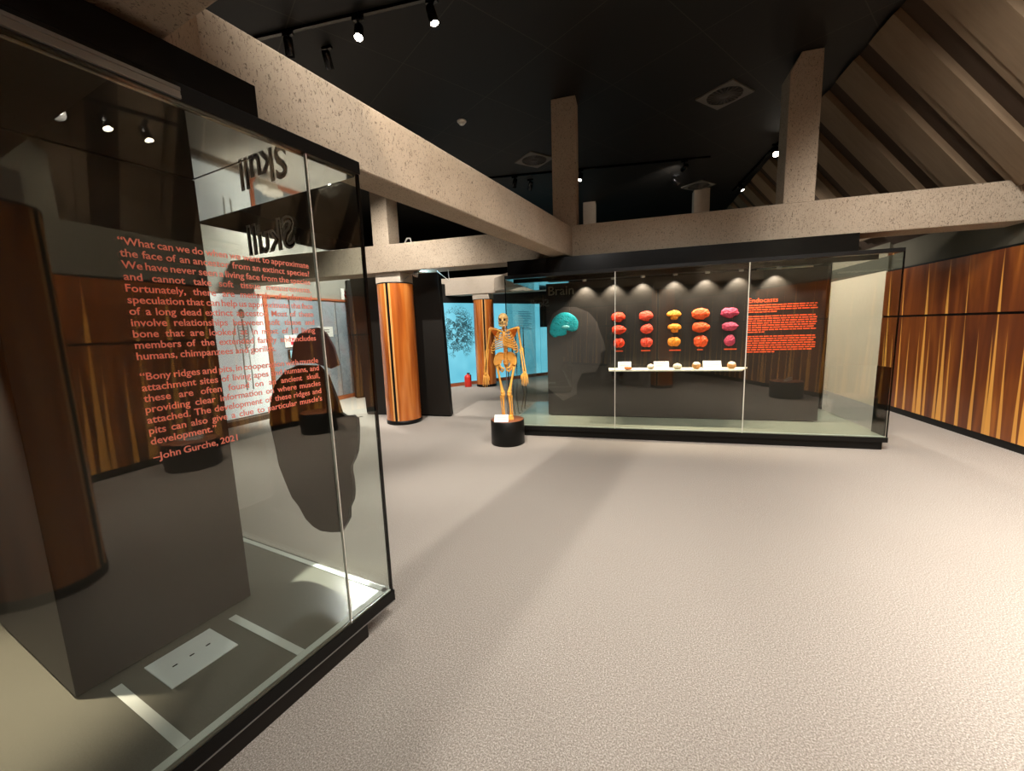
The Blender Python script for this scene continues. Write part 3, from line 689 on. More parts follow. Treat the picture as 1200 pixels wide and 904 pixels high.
casts = [(.02, 6.14, .11, .045, CAST_O, 'flat rust coloured endocast in front of the left card'), (.34, 6.2, .10, .075, CAST_W, 'ivory endocast between the left and middle cards'), (.70, 6.17, .12, .085, CAST_W, 'ivory endocast right of the middle card'),
         (.955, 6.2, .115, .1, CAST_T, 'round tan endocast left of the right card'), (1.405, 6.2, .115, .1, CAST_T, 'round tan endocast at the right end of the shelf')]
for i, (x, yv, w_, h_, mat, lab) in enumerate(casts):
    t = MB(); t.ball((x, yv, ZH+h_/2), (w_/2, w_*.55, h_/2), 22, 14, lambda d, i=i: 1+.07*noise.noise(d*2.3+V((i*3, 0, 0)))+.03*noise.noise(d*6))
    o = tag(t.build('endocast', mat, loc=(x, yv, ZH)), lab, 'endocast', 'endocasts on the shelf')
    if i in (3, 4):
        t = MB(); t.ball((x, yv-.004, ZH+h_*.66), (w_*.45, w_*.50, h_*.36), 18, 10); t.build('pale_top', CAST_W, o)

# walking leg prints on the glass end
t = MB()
for k, (yv, s_) in enumerate(((6.0, 1), (6.5, -1))):
    for q in range(2):
        y_ = yv+q*.22; t.prism([V((X0-.001, y_-.03, 1.62)), V((X0-.001, y_+.01, 1.62)), V((X0-.001, y_+.05, 1.15)), V((X0-.001, y_+.03, .95)), V((X0-.001, y_+.0, .72)), V((X0-.001, y_-.02, .95)), V((X0-.001, y_-.04, 1.2))], (-.0015, 0, 0))
        t.tube([(X0-.004, y_+.01, .73), (X0-.004, y_-.10*s_+.05, .48), (X0-.004, y_+.06*s_, .22), (X0-.004, y_+.06*s_+.09, .2)], [.006, .008, .006, .008], 5)
t.build('leg_print', INK, lpane)

# ------------------------------------------------------------------ black partition and background pieces
pt = thing('partition', 'wide leaning black partition behind the front wood column', 'partition', (-4.15, 6.85, 0))
t = MB(); t.prism([V((-5.0, 6.80, .03)), V((-3.175, 6.80, .03)), V((-3.27, 6.80, 2.66)), V((-5.13, 6.80, 2.66))], (0, .12, 0)); bevel(t.build('board', BLACKP, pt), .004)
t = MB(); t.box(-4.99, 6.815, 0, -3.19, 6.905, .035); t.build('foot', BLACKG, pt)
lb = thing('light_panel', 'tall lit white panel with faint pale skeleton at far left', 'light panel', LW(2.02, 0))
t = MB(); t.obox(LW(1.2, .12, .10), Ld*1.25, Ln*.10, (0, 0, 2.28)); t.build('panel', LIGHTBOX, lb)
t = MB(); t.obox(LW(1.15, 0, .02), Ld*1.38, Ln*.30, (0, 0, .10)); t.build('dark_base', plain('dark_brown_base', S(84, 68, 52), .6), lb)
t = MB(); q0 = LW(2.0, 0, .205)
def lw2(a, z): return LW(2.0+a, z, .205)
t.ball(lw2(0, 2.05), (.02, .07, .09)); t.tube([lw2(0, 1.95), lw2(.01, 1.4)], .018, 6)
for k in range(7): 
    for sg in (-1, 1): t.tube([lw2(0, 1.86-k*.055), lw2(sg*.09, 1.84-k*.055), lw2(sg*.10, 1.77-k*.055), lw2(sg*.04, 1.73-k*.055)], .008, 5)
for sg in (-1, 1): t.tube([lw2(sg*.14, 1.88), lw2(sg*.2, 1.6), lw2(sg*.16, 1.32)], .012, 6); t.tube([lw2(sg*.06, 1.38), lw2(sg*.07, 1.0), lw2(sg*.06, .62)], .014, 6)
t.build('skeleton_relief', WHITE, lb)
t = MB(); t.ball(LW(2.75, .33, .42), (.16, .22, .08), fn=lambda d: 1+.25*noise.noise(d*3)); t.ball(LW(2.60, .29, .42), (.14, .18, .07), fn=lambda d: 1+.25*noise.noise(d*3+V((4, 0, 0)))); t.obox(LW(2.56, .12, .25), Ld*.38, Ln*.12, (0, 0, .11))
tag(t.build('rock_display', plain('pale_rock', S(222, 210, 196), .8, var=.2), loc=LW(2.6, .12, .25)), 'low heap of pale rocks at the foot of the lit white panel', 'rocks')
def board(s, z, w_, h_, lab, mark=None, cat='sign', grp='white notices on the far left wall'):
    o = thing('notice', lab, cat, LW(s, z, .035), grp)
    t = MB(); t.obox(LW(s-w_/2, z-h_/2, .037), Ld*w_, Ln*.012, (0, 0, h_)); t.build('plate', WHITE, o)
    t = MB()
    if mark == 'red':
        t.prism([LW(s+x*w_, z+y*h_, .0495) for x, y in ((-.05, .3), (.25, .25), (.2, .05), (.05, .0), (.1, .2))], Ln*.002); t.obox(LW(s-.02*w_, z-.32*h_, .0495), Ld*w_*.22, Ln*.002, (0, 0, h_*.28))
        t.build('red_symbol', REDPRINT, o)
    else:
        for k in range(2): t.obox(LW(s-w_*.3, z-.05*h_+k*.2*h_, .0495), Ld*w_*.55, Ln*.002, (0, 0, h_*.07))
        t.build('print_lines', GREYPRINT, o)
    return o
board(4.78, 2.60, .22, .27, 'small white sign with red symbol high beside the black partition', 'red')
board(3.12, 1.50, .30, .26, 'white notice with small red mark beside the lit screen', 'red')
board(4.08, 1.68, .44, .24, 'wide white notice on the etched panel right of the glass joint')
t = MB(); t.obox(LW(3.02, 1.12, .037), Ld*.24, Ln*.05, (0, 0, .2)); scr = bevel(t.build('screen', BLACKG, loc=LW(3.14, 1.12, .034)), .004); tag(scr, 'small glowing screen below the left white notice', 'screen')
t = MB(); t.obox(LW(3.04, 1.135, .088), Ld*.2, Ln*.002, (0, 0, .17)); t.build('lit_face', SCREEN, scr)

ex = thing('fire_extinguisher', 'red fire extinguisher beside the rear wood column', 'fire extinguisher', (-4.36, 10.62, 0))
t = MB(); t.lathe((-4.36, 10.62, 0), [(0, 0), (.095, 0), (.10, .02), (.10, .28), (.08, .325), (.03, .35), (.025, .37), (0, .37)], 24); t.build('cylinder', RED, ex)
t = MB(); t.box(-4.38, 10.605, .37, -4.30, 10.635, .40); t.tube([(-4.33, 10.6, .38), (-4.25, 10.58, .34), (-4.25, 10.57, .2)], .012, 6); t.build('handle_and_hose', BLACK, ex)

# ------------------------------------------------------------------ plinths
def plinth(x, y, r, h, lab):
    o = thing('plinth', lab, 'plinth', (x, y, 0), 'round black plinths')
    t = MB(); t.lathe((x, y, 0), [(0, .0), (r-.012, .0), (r, .008), (r, h-.01), (r-.008, h)], 48); t.build('drum', BLACK, o)
    t = MB(); t.lathe((x, y, 0), [(0, h-.001), (r-.008, h-.001), (r-.008, h+.004), (0, h+.004)], 48); t.build('top_disc', plain('brown_plinth_top', S(150, 88, 52), .5), o); return o
SX, SY, SR, SH = -1.61, 5.30, .235, .345
plinth(SX, SY, SR, SH, 'round black plinth under the orange skeleton')
plinth(3.18, 1.95, .3, .34, 'round black plinth by the right wall, seen only as reflection')
plinth(3.55, 3.75, .28, .34, 'second round black plinth by the right wall, seen only reflected in the left case')
def card(x, y, z, w_, lab, rz=0):
    o = thing('label_card', lab, 'card', (x, y, z)); c, s = math.cos(rz), math.sin(rz); ex_ = V((c, s, 0)); ey = V((-s, c, 0)); o0 = V((x, y, z))
    t = MB(); t.prism([o0-ex_*w_/2-ey*.03, o0-ex_*w_/2+ey*.055+V((0, 0, .085)), o0-ex_*w_/2+ey*.058+V((0, 0, .082)), o0-ex_*w_/2+ey*.06], ex_*w_); t.build('card', WHITE, o)
    t = MB()
    for k in range(3): t.obox(o0-ex_*w_*.36-ey*(.0015-.02*k)+V((0, 0, .028+.02*k)), ex_*w_*.7, -ey*.001, V((0, .003, .005)))
    t.build('print_lines', GREYPRINT, o); return o
card(SX-.03, SY-.19, SH+.006, .19, 'white label card at the feet of the skeleton', .2)
card(3.18, 1.95, .345, .24, 'white label card on the plinth by the right wall, seen only as reflection', -.9)

# ------------------------------------------------------------------ skeleton
sk = thing('skeleton', 'small orange skeleton standing on the round black plinth', 'skeleton', (SX, SY, SH))
RZ = math.radians(12); rc_, rs_ = math.cos(RZ), math.sin(RZ)
def P(x, y, z): return V((SX+x*rc_-y*rs_, SY+x*rs_+y*rc_, z))       # x right as seen, -y toward the viewer
def bone(t, pts, r0, r1, mid=.62):
    pts = [P(*p) for p in pts]; n = 10; out = []; rad = []
    if len(pts) == 2: pts = [pts[0], (pts[0]+pts[1])/2, pts[1]]
    for k in range(n+1):
        u = k/n; a = pts[0].lerp(pts[1], u); b = pts[1].lerp(pts[2], u); out.append(a.lerp(b, u)); e = abs(2*u-1)**3
        rad.append((r0*(1-u)+r1*u)*(mid+(1-mid)*e))
    t.tube(out, rad, 9)
    t.ball(out[0], r0*1.12, 10, 7); t.ball(out[-1], r1*1.12, 10, 7)
# skull
t = MB()
def skf(d):
    f = 1.0
    if d.y < -.2 and d.z < .1: f -= .10*abs(d.x)
    return f
t.ball(P(-.01, .015, 1.745), (.066, .085, .072), 24, 16, skf)
t.ball(P(-.01, -.055, 1.700), (.048, .045, .045), 16, 10)
for sg in (-1, 1): t.tube([P(-.01+sg*.05, -.055, 1.715), P(-.01+sg*.062, -.02, 1.71), P(-.01+sg*.062, .02, 1.715)], .008, 6); t.tube([P(-.01+sg*.01, -.088, 1.745), P(-.01+sg*.035, -.085, 1.752), P(-.01+sg*.055, -.055, 1.735)], .010, 6)
t.build('skull', BONEP, sk)
t = MB()
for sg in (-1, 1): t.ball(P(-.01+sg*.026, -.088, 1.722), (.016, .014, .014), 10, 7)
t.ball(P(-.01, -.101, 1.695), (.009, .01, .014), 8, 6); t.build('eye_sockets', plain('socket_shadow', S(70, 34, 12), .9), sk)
t = MB(); t.tube([P(-.06, -.005, 1.70), P(-.058, -.03, 1.655), P(-.035, -.08, 1.645), P(-.01, -.095, 1.645), P(.015, -.08, 1.645), P(.038, -.03, 1.655), P(.04, -.005, 1.70)], [.012, .014, .013, .014, .013, .014, .012], 8); t.build('jaw', BONEP, sk)
# spine
t = MB()
sp_ = [(-.01, .03, 1.68), (-.008, .04, 1.60), (-.004, .065, 1.50), (0, .075, 1.38), (.004, .055, 1.28), (.006, .03, 1.20), (.006, .035, 1.12)]
nv = 24
for k in range(nv):
    u = k/(nv-1)*(len(sp_)-1); i = min(int(u), len(sp_)-2); a = V(sp_[i]).lerp(V(sp_[i+1]), u-i); r = .018+.018*k/nv
    t.ball(P(*a), (r, r*.9, .0165), 10, 6); t.tube([P(a.x, a.y+.01, a.z), P(a.x, a.y+.05, a.z-.02)], [.009, .005], 5); t.tube([P(a.x-.032, a.y+.015, a.z), P(a.x+.032, a.y+.015, a.z)], .007, 5)
t.build('spine', BONE, sk)
t = MB(); t.prism([P(-.022, -.075, 1.565), P(.022, -.075, 1.565), P(.014, -.10, 1.50), P(.02, -.115, 1.42), P(.0, -.115, 1.38), P(-.02, -.115, 1.42), P(-.014, -.10, 1.50)], (0, .012, 0)); t.build('sternum', BONE, sk)
for k in range(9):
    z = 1.585-k*.031; wd = .07+.095*min(1, (k+.5)/6.5); dp = .075+.045*min(1, k/5)
    for sg in (-1, 1):
        t = MB(); pts = []
        sp_i = V((-.004, .065+.01*min(k, 4)/4, z+.02)); end = 1.0 if k < 7 else .78-.08*(k-7)
        for q in range(13):
            u = q/12*end; an = math.pi*(.5-u)                       # from back (pi/2) round to front (-pi/2)
            x = sg*(math.cos(an)*wd+.018); y = math.sin(an)*dp-.015; zz_ = z+.02-.085*u-.02*math.sin(math.pi*u)+(.055*max(0, u-.7)/.3 if k > 2 else 0)
            pts.append(P(x-.004, y, zz_))
        t.tube(pts, [.0075]*13, 6); t.build('rib', BONE, sk)
for sg in (-1, 1):
    t = MB(); bone(t, [(sg*.02, -.07, 1.565), (sg*.10, -.085, 1.60), (sg*.18, -.0, 1.612)], .012, .012, .8); t.build('clavicle', BONE, sk)
    t = MB(); t.prism([P(sg*.055, .085, 1.60), P(sg*.175, .035, 1.60), P(sg*.165, .045, 1.545), P(sg*.10, .10, 1.43)], V((0, .008, 0))); t.tube([P(sg*.06, .09, 1.58), P(sg*.12, .085, 1.605), P(sg*.195, .02, 1.62)], [.008, .012, .016], 6); t.build('scapula', BONED, sk)
arms = {-1: [(-.195, .01, 1.595), (-.245, .02, 1.325), (-.275, -.03, 1.02)], 1: [(.19, .01, 1.60), (.225, .02, 1.33), (.265, -.03, 1.02)]}
for sg, (a, b, c) in arms.items():
    t = MB(); bone(t, [a, b], .023, .019, .6); t.build('humerus', BONE, sk)
    t = MB(); bone(t, [(b[0]-.014, b[1], b[2]-.02), (c[0]-.016, c[1], c[2])], .014, .012, .65); t.build('radius', BONE, sk)
    t = MB(); bone(t, [(b[0]+.014, b[1]+.006, b[2]-.005), (c[0]+.014, c[1], c[2])], .015, .010, .65); t.build('ulna', BONE, sk)
    t = MB(); t.ball(P(c[0], c[1], c[2]-.03), (.028, .014, .024), 10, 7)
    for f in range(4):
        x = c[0]-.026+f*.0175; L = (.155, .17, .165, .14)[f]
        t.tube([P(x, c[1], c[2]-.04), P(x*1.0+(f-1.5)*.006, c[1]-.006, c[2]-.04-L*.45), P(x+(f-1.5)*.009, c[1]-.014, c[2]-.04-L*.75), P(x+(f-1.5)*.009, c[1]-.006, c[2]-.04-L)], [.009, .0075, .0065, .005], 6)
    t.tube([P(c[0]-sg*.026, c[1]-.005, c[2]-.03), P(c[0]-sg*.05, c[1]-.02, c[2]-.075), P(c[0]-sg*.052, c[1]-.025, c[2]-.115)], [.009, .008, .005], 6); t.build('hand', BONE, sk)
# pelvis
t = MB()
for sg in (-1, 1):
    def il(u, v, sg=sg):
        a = math.radians(-25+150*u); r = .035+.105*v*(.75+.25*math.sin(a))
        return P(sg*(.03+.035*v+r*math.cos(a)*.72), .02-.055*v*math.cos(a)*1.1+.03*math.sin(a)*v, 1.145+r*math.sin(a)*.92)
    t.grid(il, 14, 6); t.grid(lambda u, v, f=il: f(u, v)+V((0, .012, 0)), 14, 6)
    for q in range(10):
        pass
    t.tube([il(k/12, 1)+V((0, .006, 0)) for k in range(13)], .012, 7)
    t.tube([P(sg*.085, -.01, 1.115), P(sg*.055, -.05, 1.075), P(sg*.012, -.06, 1.065)], [.02, .013, .014], 7); t.tube([P(sg*.085, .0, 1.10), P(sg*.075, .0, 1.05), P(sg*.045, -.03, 1.02), P(sg*.014, -.055, 1.055)], [.02, .016, .014, .012], 7)
t.prism([P(-.04, .04, 1.16), P(.05, .04, 1.16), P(.03, .05, 1.09), P(.005, .05, 1.04), P(-.02, .05, 1.09)], (0, .02, 0)); t.build('pelvis', BONE, sk)
legs = {-1: [(-.115, .0, 1.085), (-.05, -.03, .735), (-.045, .03, .40)], 1: [(.12, .0, 1.085), (.045, -.03, .735), (.05, .03, .40)]}
for sg, (a, b, c) in legs.items():
    t = MB(); t.tube([P(sg*.088, 0, 1.105), P(*a)], [.018, .016], 7); t.ball(P(sg*.086, 0, 1.108), .022, 10, 7); bone(t, [a, b], .023, .030, .6); t.build('femur', BONE, sk)
    t = MB(); bone(t, [(b[0]-sg*.004, b[1], b[2]-.035), c], .029, .018, .55); t.ball(P(b[0], b[1]-.03, b[2]+.0), (.017, .011, .02), 8, 6); t.build('tibia', BONE, sk)
    t = MB(); bone(t, [(b[0]+sg*.03, b[1]+.012, b[2]-.06), (c[0]+sg*.024, c[1]+.012, c[2]-.005)], .011, .011, .55); t.build('fibula', BONE, sk)
    t = MB(); t.ball(P(c[0], c[1]+.035, .381), (.024, .04, .026), 10, 7); t.ball(P(c[0], c[1]-.01, .385), (.026, .03, .022), 10, 7)
    for f in range(5):
        x = c[0]-.028+f*.014; L = (.10, .12, .13, .125, .115)[f if sg > 0 else 4-f]
        t.tube([P(x*.98+c[0]*.02, c[1]-.02, .385), P(x+(f-2)*.004, c[1]-.02-L*.6, .367), P(x+(f-2)*.005, c[1]-.02-L, .358)], [.010, .0085, .007], 6)
    t.build('foot', BONE, sk)
t = MB(); t.tube([P(0, .115, SH+.007), P(0, .115, 1.25), P(.003, .07, 1.25)], .007, 8); t.build('support_rod', ALU, sk)

# ------------------------------------------------------------------ ceiling fittings
def vent(cx, cyy, half, ang, lab):
    o = thing('ceiling_vent', lab, 'vent', (cx, cyy, CEIL), 'round swirl vents in the black ceiling'); c, s = math.cos(ang), math.sin(ang)
    e1, e2 = V((c, s, 0)), V((-s, c, 0)); C0 = V((cx, cyy, CEIL)); VM = MATS.get('vent_plate') or plain('vent_plate', S(96, 90, 82), .7)
    t = MB(); n = 32; R = half*.86
    for k in range(n):
        a0, a1 = 2*math.pi*k/n, 2*math.pi*(k+1)/n
        def sq(a): m = max(abs(math.cos(a)), abs(math.sin(a))); return half/m
        for z in (-.02,):
            q = [e1*math.cos(a)*r+e2*math.sin(a)*r for a, r in ((a0, R), (a1, R), (a1, sq(a1)), (a0, sq(a0)))]
            t.face([C0+p+V((0, 0, z)) for p in q][::-1]); 
            t.face([C0+q[3]+V((0, 0, z)), C0+q[2]+V((0, 0, z)), C0+q[2], C0+q[3]]); t.face([C0+q[0]+V((0, 0, z)), C0+q[1]+V((0, 0, z)), C0+q[1], C0+q[0]])
    t.build('plate', VM, o)
    t = MB(); t.lathe((cx, cyy, CEIL-.004), [(0, 0), (R, 0)], 32); t.build('dark_backing', BLACK, o)
    t = MB()
    for k in range(24):
        a = 2*math.pi*k/24; d = e1*math.cos(a)+e2*math.sin(a); p = V((-d.y, d.x, 0)); t.obox(C0+d*R*.28-p*.006+V((0, 0, -.022)), d*R*.70, p*.02, (0, 0, .014))
    t.lathe((cx, cyy, CEIL-.024), [(0, 0), (R*.28, 0), (R*.3, .012), (0, .02)], 24); t.build('swirl_blades', MATS.get('vent_blade') or plain('vent_blade', S(62, 56, 50), .7), o)
vang = math.radians(48)
vent(1.30, 6.76, .27, vang, 'nearest square ceiling vent with round swirl grille')
vent(-1.70, 7.95, .27, vang, 'square ceiling vent left of the tall concrete post')
vent(1.58, 10.73, .27, vang, 'farthest square ceiling vent below the lamp track')
sd = thing('smoke_detector', 'small round white smoke detector on the black ceiling', 'smoke detector', (-2.43, 6.18, CEIL))
t = MB(); t.lathe((-2.43, 6.18, CEIL), [(0, 0), (.07, 0), (.07, -.012), (.062, -.02), (0, -.02)], 28); t.build('base', WHITE, sd)
t = MB(); t.lathe((-2.43, 6.18, CEIL-.02), [(.05, 0), (.052, -.012), (.035, -.03), (0, -.034)], 28); t.build('sensor_dome', WHITE, sd)

def track(p, q, lab):
    p, q = V(p), V(q); d = (q-p).normalized(); n = V((-d.y, d.x, 0)); t = MB(); t.obox(p-n*.018-V((0, 0, .03)), q-p, n*.036, (0, 0, .03)); tag(t.build('lamp_track', BLACKG, loc=p), lab, 'lamp track')
def lamp(pos, target, watt, lab, deg=70, col=NEUT, blend=.7, lens=BULB, on=True, grp='black ceiling spotlights', size=.045, soft=.04):
    p = V(pos); o = thing('spotlight', lab, 'spotlight', p, grp); d = (V(target)-p).normalized(); h = p-V((0, 0, .14))
    t = MB(); t.box(p.x-.06, p.y-.018, p.z-.03, p.x+.06, p.y+.018, p.z-.001); t.tube([p-V((0, 0, .03)), h], .012, 8); t.build('bracket', BLACKG, o)
    t = MB(); t.lathe(h-d*.09, [(0, 0), (size*.9, .0), (size, .02), (size, .17), (size*.9, .17), (size*.88, .155)], 20, axis=d); t.build('lamp_head', BLACKG, o)
    t = MB(); t.lathe(h+d*.064, [(0, 0), (size*.88, 0)], 20, axis=d); t.build('lens', lens if on else BLACKG, o)
    if on and watt > 0: spot(h+d*.10, target, watt, deg, blend, col, soft, o)
    return o
track((-3.85, 3.84, CEIL), (-1.2, 3.98, CEIL), 'black lamp track crossing the ceiling above the left case')
track((-2.84, 8.47, CEIL), (1.52, 9.0, CEIL), 'long black lamp track on the far ceiling')
track((2.62, 8.2, CEIL), (2.45, 11.4, CEIL), 'lamp track along the far edge of the black ceiling')
track((-1.5, .9, CEIL), (2.5, 1.1, CEIL), 'lamp track on the ceiling above the camera')
track((-1.4, -3.0, CEIL), (2.4, -2.8, CEIL), 'lamp track on the ceiling behind the camera')
track((.8, 3.1, CEIL), (2.62, 3.2, CEIL), 'lamp track on the ceiling above the open floor')
track((-7, 6.9, CEIL), (-4.2, 7.2, CEIL), 'lamp track over the far left room')
# lamps in view
lamp((-2.59, 3.91, CEIL-.031), (-1.66, 1.79, .17), 6500, 'brightest ceiling spotlight above the slanting beam', 6, NEUT, .35, soft=.012)
lamp((-1.80, 3.95, CEIL-.031), (-.4, 3.6, 0), 280, 'bright ceiling spotlight cut by the top of the photo', 100, NEUT, .9)
lamp((-3.40, 3.86, CEIL-.031), (-4, 5, 0), 0, 'unlit small spotlight on the near lamp track', on=False)
lamp((2.55, 8.75, CEIL-.031), (2.2, 4.6, 0), 380, 'bright spotlight beside the wide concrete post', 80, NEUT, .8, size=.06)
lamp((2.47, 10.7, CEIL-.031), (3.9, 9, 1.0), 250, 'small dim spotlight at the far edge of the black ceiling', 70, NEUT, .8, BULBDIM)
lamp((1.056, 8.94, CEIL-.03), (.2, 11.5, 4.6), 60, 'spotlight washing the far ceiling on the long track', 80, NEUT, .9, BULBDIM)
lamp((-.92, 8.70, CEIL-.03), (-1.4, 7.2, 2.0), 120, 'spotlight right of the tall post on the long track', 60, NEUT, .8, BULBDIM)
lamp((-2.25, 8.54, CEIL-.03), (-3, 8, 0), 0, 'unlit spotlight left of the tall post on the long track', on=False)
# lamps added out of view to light the room
for i, (p, q, wt, dg, lab) in enumerate((
    ((-1.0, .93, CEIL-.03), (-1.9, 3.0, 2.8), 650, 60, 'overhead spotlight aimed at the slanting beam'),
    ((.2, .98, CEIL-.03), (.2, 3.4, 0), 350, 100, 'overhead spotlight aimed at the open floor'),
    ((1.5, 1.05, CEIL-.03), (1.4, 3.6, 0), 360, 100, 'overhead spotlight aimed at the floor by the long case'),
    ((2.3, 1.09, CEIL-.03), (4.2, 5.2, 1.2), 620, 75, 'overhead spotlight aimed at the walnut wall'),
    ((.9, 3.1, CEIL-.03), (.2, 4.6, 0), 300, 95, 'spotlight over the middle of the floor'),
    ((1.6, 3.14, CEIL-.03), (4.2, 6.6, 1.1), 520, 75, 'spotlight over the floor aimed at the far walnut wall'),
    ((2.45, 3.19, CEIL-.03), (4.1, 3.2, 1.2), 600, 95, 'spotlight over the floor aimed at the near walnut wall'),
    ((2.3, -2.8, CEIL-.03), (3.2, -.3, 1.1), 1700, 90, 'rear spotlight aimed at the curved walnut wall'),
    ((.6, -2.9, CEIL-.03), (.4, -1.0, 0), 260, 100, 'rear spotlight aimed at the floor behind the camera'),
    ((-1.1, -3.0, CEIL-.03), (-.6, .6, 0), 230, 95, 'rear spotlight aimed at the floor beside the left case'),
    ((1.9, 1.07, CEIL-.03), (3.5, 1.2, 1.2), 1500, 90, 'overhead spotlight aimed at the bend of the walnut wall'),
    ((-6.5, 6.95, CEIL-.03), (-7.2, 5.5, 1.0), 600, 90, 'far left spotlight aimed at the etched panels'),
    ((-5.6, 7.05, CEIL-.03), (-5.2, 5.2, 0), 900, 110, 'far left spotlight aimed at the floor by the front column'),
    ((-4.7, 7.15, CEIL-.03), (-6.6, 8.6, 1.2), 900, 110, 'far left spotlight aimed at the rear floor'))):
    lamp((p[0], p[1], CEIL-.031), q, wt, lab+', above the frame', dg, NEUT, .85, soft=.22)
for x, y_, tx, ty, tz, wt in ((-3.2, 4.2, -3.6, 6.1, 1.5, 800), (1.0, 9.8, 4.28, 9.9, 1.5, 800), (-2.0, 8.9, -3.2, 10.6, 2.0, 380), (-4.6, 9.6, -4.0, 11.6, 1.0, 220)):  # extra lamps added to brighten the column, beams, beige wall and cyan panels
    lamp((x, y_, (CEIL if x < 2.6 else 4.1)-.0005), (tx, ty, tz), wt, 'ceiling spotlight aimed at the %s' % ('front wood column and beam' if y_ < 5 else 'rear wood column and beam' if -4 < x < 0 else 'far beige wall beyond the long case' if x > 0 else 'cyan panels'), 75, NEUT, .8)
for k, (x, y_) in enumerate(((2.93, 1.25), (2.92, 1.587), (2.94, 1.91))):
    lamp((x, y_, (4.04, 4.0, 4.0)[k]), ((1.2, 1.0, 1.0), (1.0, 1.9, .6), (1.2, 2.6, .4))[k], (60, 60, 60)[k], ('first', 'middle', 'last')[k]+' spotlight of the three by the bend of the walnut wall, seen only as reflection', 80, NEUT, .85, soft=.06)
lamp((-1.15, .95, CEIL-.031), (-1.7, 5.1, 1.2), 500, 'overhead spotlight aimed at the orange skeleton, above the frame', 26, WARM, .6, soft=.05)  # unseen spot added to brighten the skeleton
o = thing('lamp_track', 'hanging lamp track by the bend of the walnut wall, seen only as reflection', 'lamp track', (2.93, 1.6, 4.06))
t = MB(); t.box(2.912, 1.0, 4.042, 2.948, 2.2, 4.072); t.build('rail', BLACKG, o)
for y_ in (1.1, 2.1): t = MB(); t.tube([(2.93, y_, 4.07), (2.93, y_, 4.45)], .006, 6); t.build('hanging_rod', BLACKG, o)
spot((2.9, 1.45, 3.9), (3.75, 1.35, 3.1), 90, 60, .9, NEUT, .05, o)
# downlights inside the long case washing the board
for i, x in enumerate((-.62, -.20, .22, .66, 1.08, 1.5, 1.95)):
    o = thing('case_downlight', ('first', 'second', 'third', 'fourth', 'fifth', 'sixth', 'seventh', 'eighth')[i]+' small downlight from the left inside the long case', 'downlight', (x, 6.30, ZG-.006), 'downlights in the long case')
    t = MB(); t.lathe((x, 6.30, ZG-.006), [(.0, -.0), (.032, 0), (.03, -.03), (.024, -.03), (.022, -.02)], 18); t.build('ring', ALU, o)
    t = MB(); t.lathe((x, 6.30, ZG-.026), [(0, 0), (.022, 0)], 14, axis=(0, 0, 1)); t.build('lens', BULBDIM, o)
    spot((x, 6.30, ZG-.035), (x, 6.415, 1.75), 75, 95, .6, WARM, .015, o)
# downlights inside the left case
for a_, b_, wt, lab in ((-1.28, -1.02, 700, 'downlight in the left case beside the black box'), (-2.5, -.7, 80, 'rear downlight in the left case')):
    p = LC(a_, b_, ZT-.014); o = thing('case_downlight', lab, 'downlight', p, 'downlights in the left case')
    t = MB(); t.lathe(p, [(0, 0), (.035, 0), (.033, -.02), (.026, -.02), (.024, -.012)], 18); t.build('ring', ALU, o)
    t = MB(); t.lathe(p-V((0, 0, .013)), [(0, 0), (.024, 0)], 14); t.build('lens', BULBDIM, o)
    spot(p-V((0, 0, .03)), p-V((0, 0, 2)), wt, 46, .9, WARM, .02, o)
# small floodlight on the front column core, given an added cyan beam that tints the beam soffit
o = thing('floodlight', 'small floodlight on a bent arm at the top of the front column', 'floodlight', (-3.62, 6.3, 2.5))
t = MB(); t.tube([(-3.62, 6.25, 2.50), (-3.5, 6.2, 2.545), (-3.40, 6.17, 2.56)], .008, 6); t.build('arm', ALU, o)
t = MB(); t.lathe((-3.42, 6.17, 2.555), [(0, 0), (.03, 0), (.045, .05), (.045, .08), (.03, .085), (0, .085)], 16, axis=(.8, .5, -.1)); t.build('lamp_head', ALU, o)
t = MB(); t.lathe((-3.352, 6.212, 2.547), [(0, 0), (.026, 0)], 16, axis=(.8, .5, -.1)); t.build('lens', SCREEN, o)
spot((-3.33, 6.225, 2.545), (-2.4, 6.5, 2.62), 14, 150, .6, (.45, .8, 1.0), .03, o)
o = thing('projector_bracket', 'thin white triangular bracket under the long beam', 'bracket', (-2.85, 6.9, 2.55))
t = MB(); t.tube([(-3.05, 6.3, 2.6), (-2.85, 6.3, 2.72), (-2.83, 6.3, 2.42), (-3.05, 6.3, 2.6)], .008, 6); o2 = None
t.build('frame', WHITE, o)
t = MB(); t.tube([(-3.6, 6.3, 3.045), (-3.6, 6.3, 3.10), (-3.56, 6.3, 3.16), (-3.50, 6.3, 3.16), (-3.48, 6.3, 3.09), (-3.52, 6.3, 3.05)], .012, 6); tag(t.build('cable_loop', plain('grey_cable', S(150, 145, 138), .6), loc=(-3.54, 6.3, 3.045)), 'small grey cable loop on top of the long beam', 'cable')
t = MB(); t.tube([(-5.35, 6.5, .006), (-5.2, 6.35, .006), (-5.05, 6.45, .006), (-4.95, 6.6, .006)], .005, 6); tag(t.build('floor_cable', BLACK, loc=(-5.1, 6.4, 0)), 'thin black cable on the floor left of the partition', 'cable')

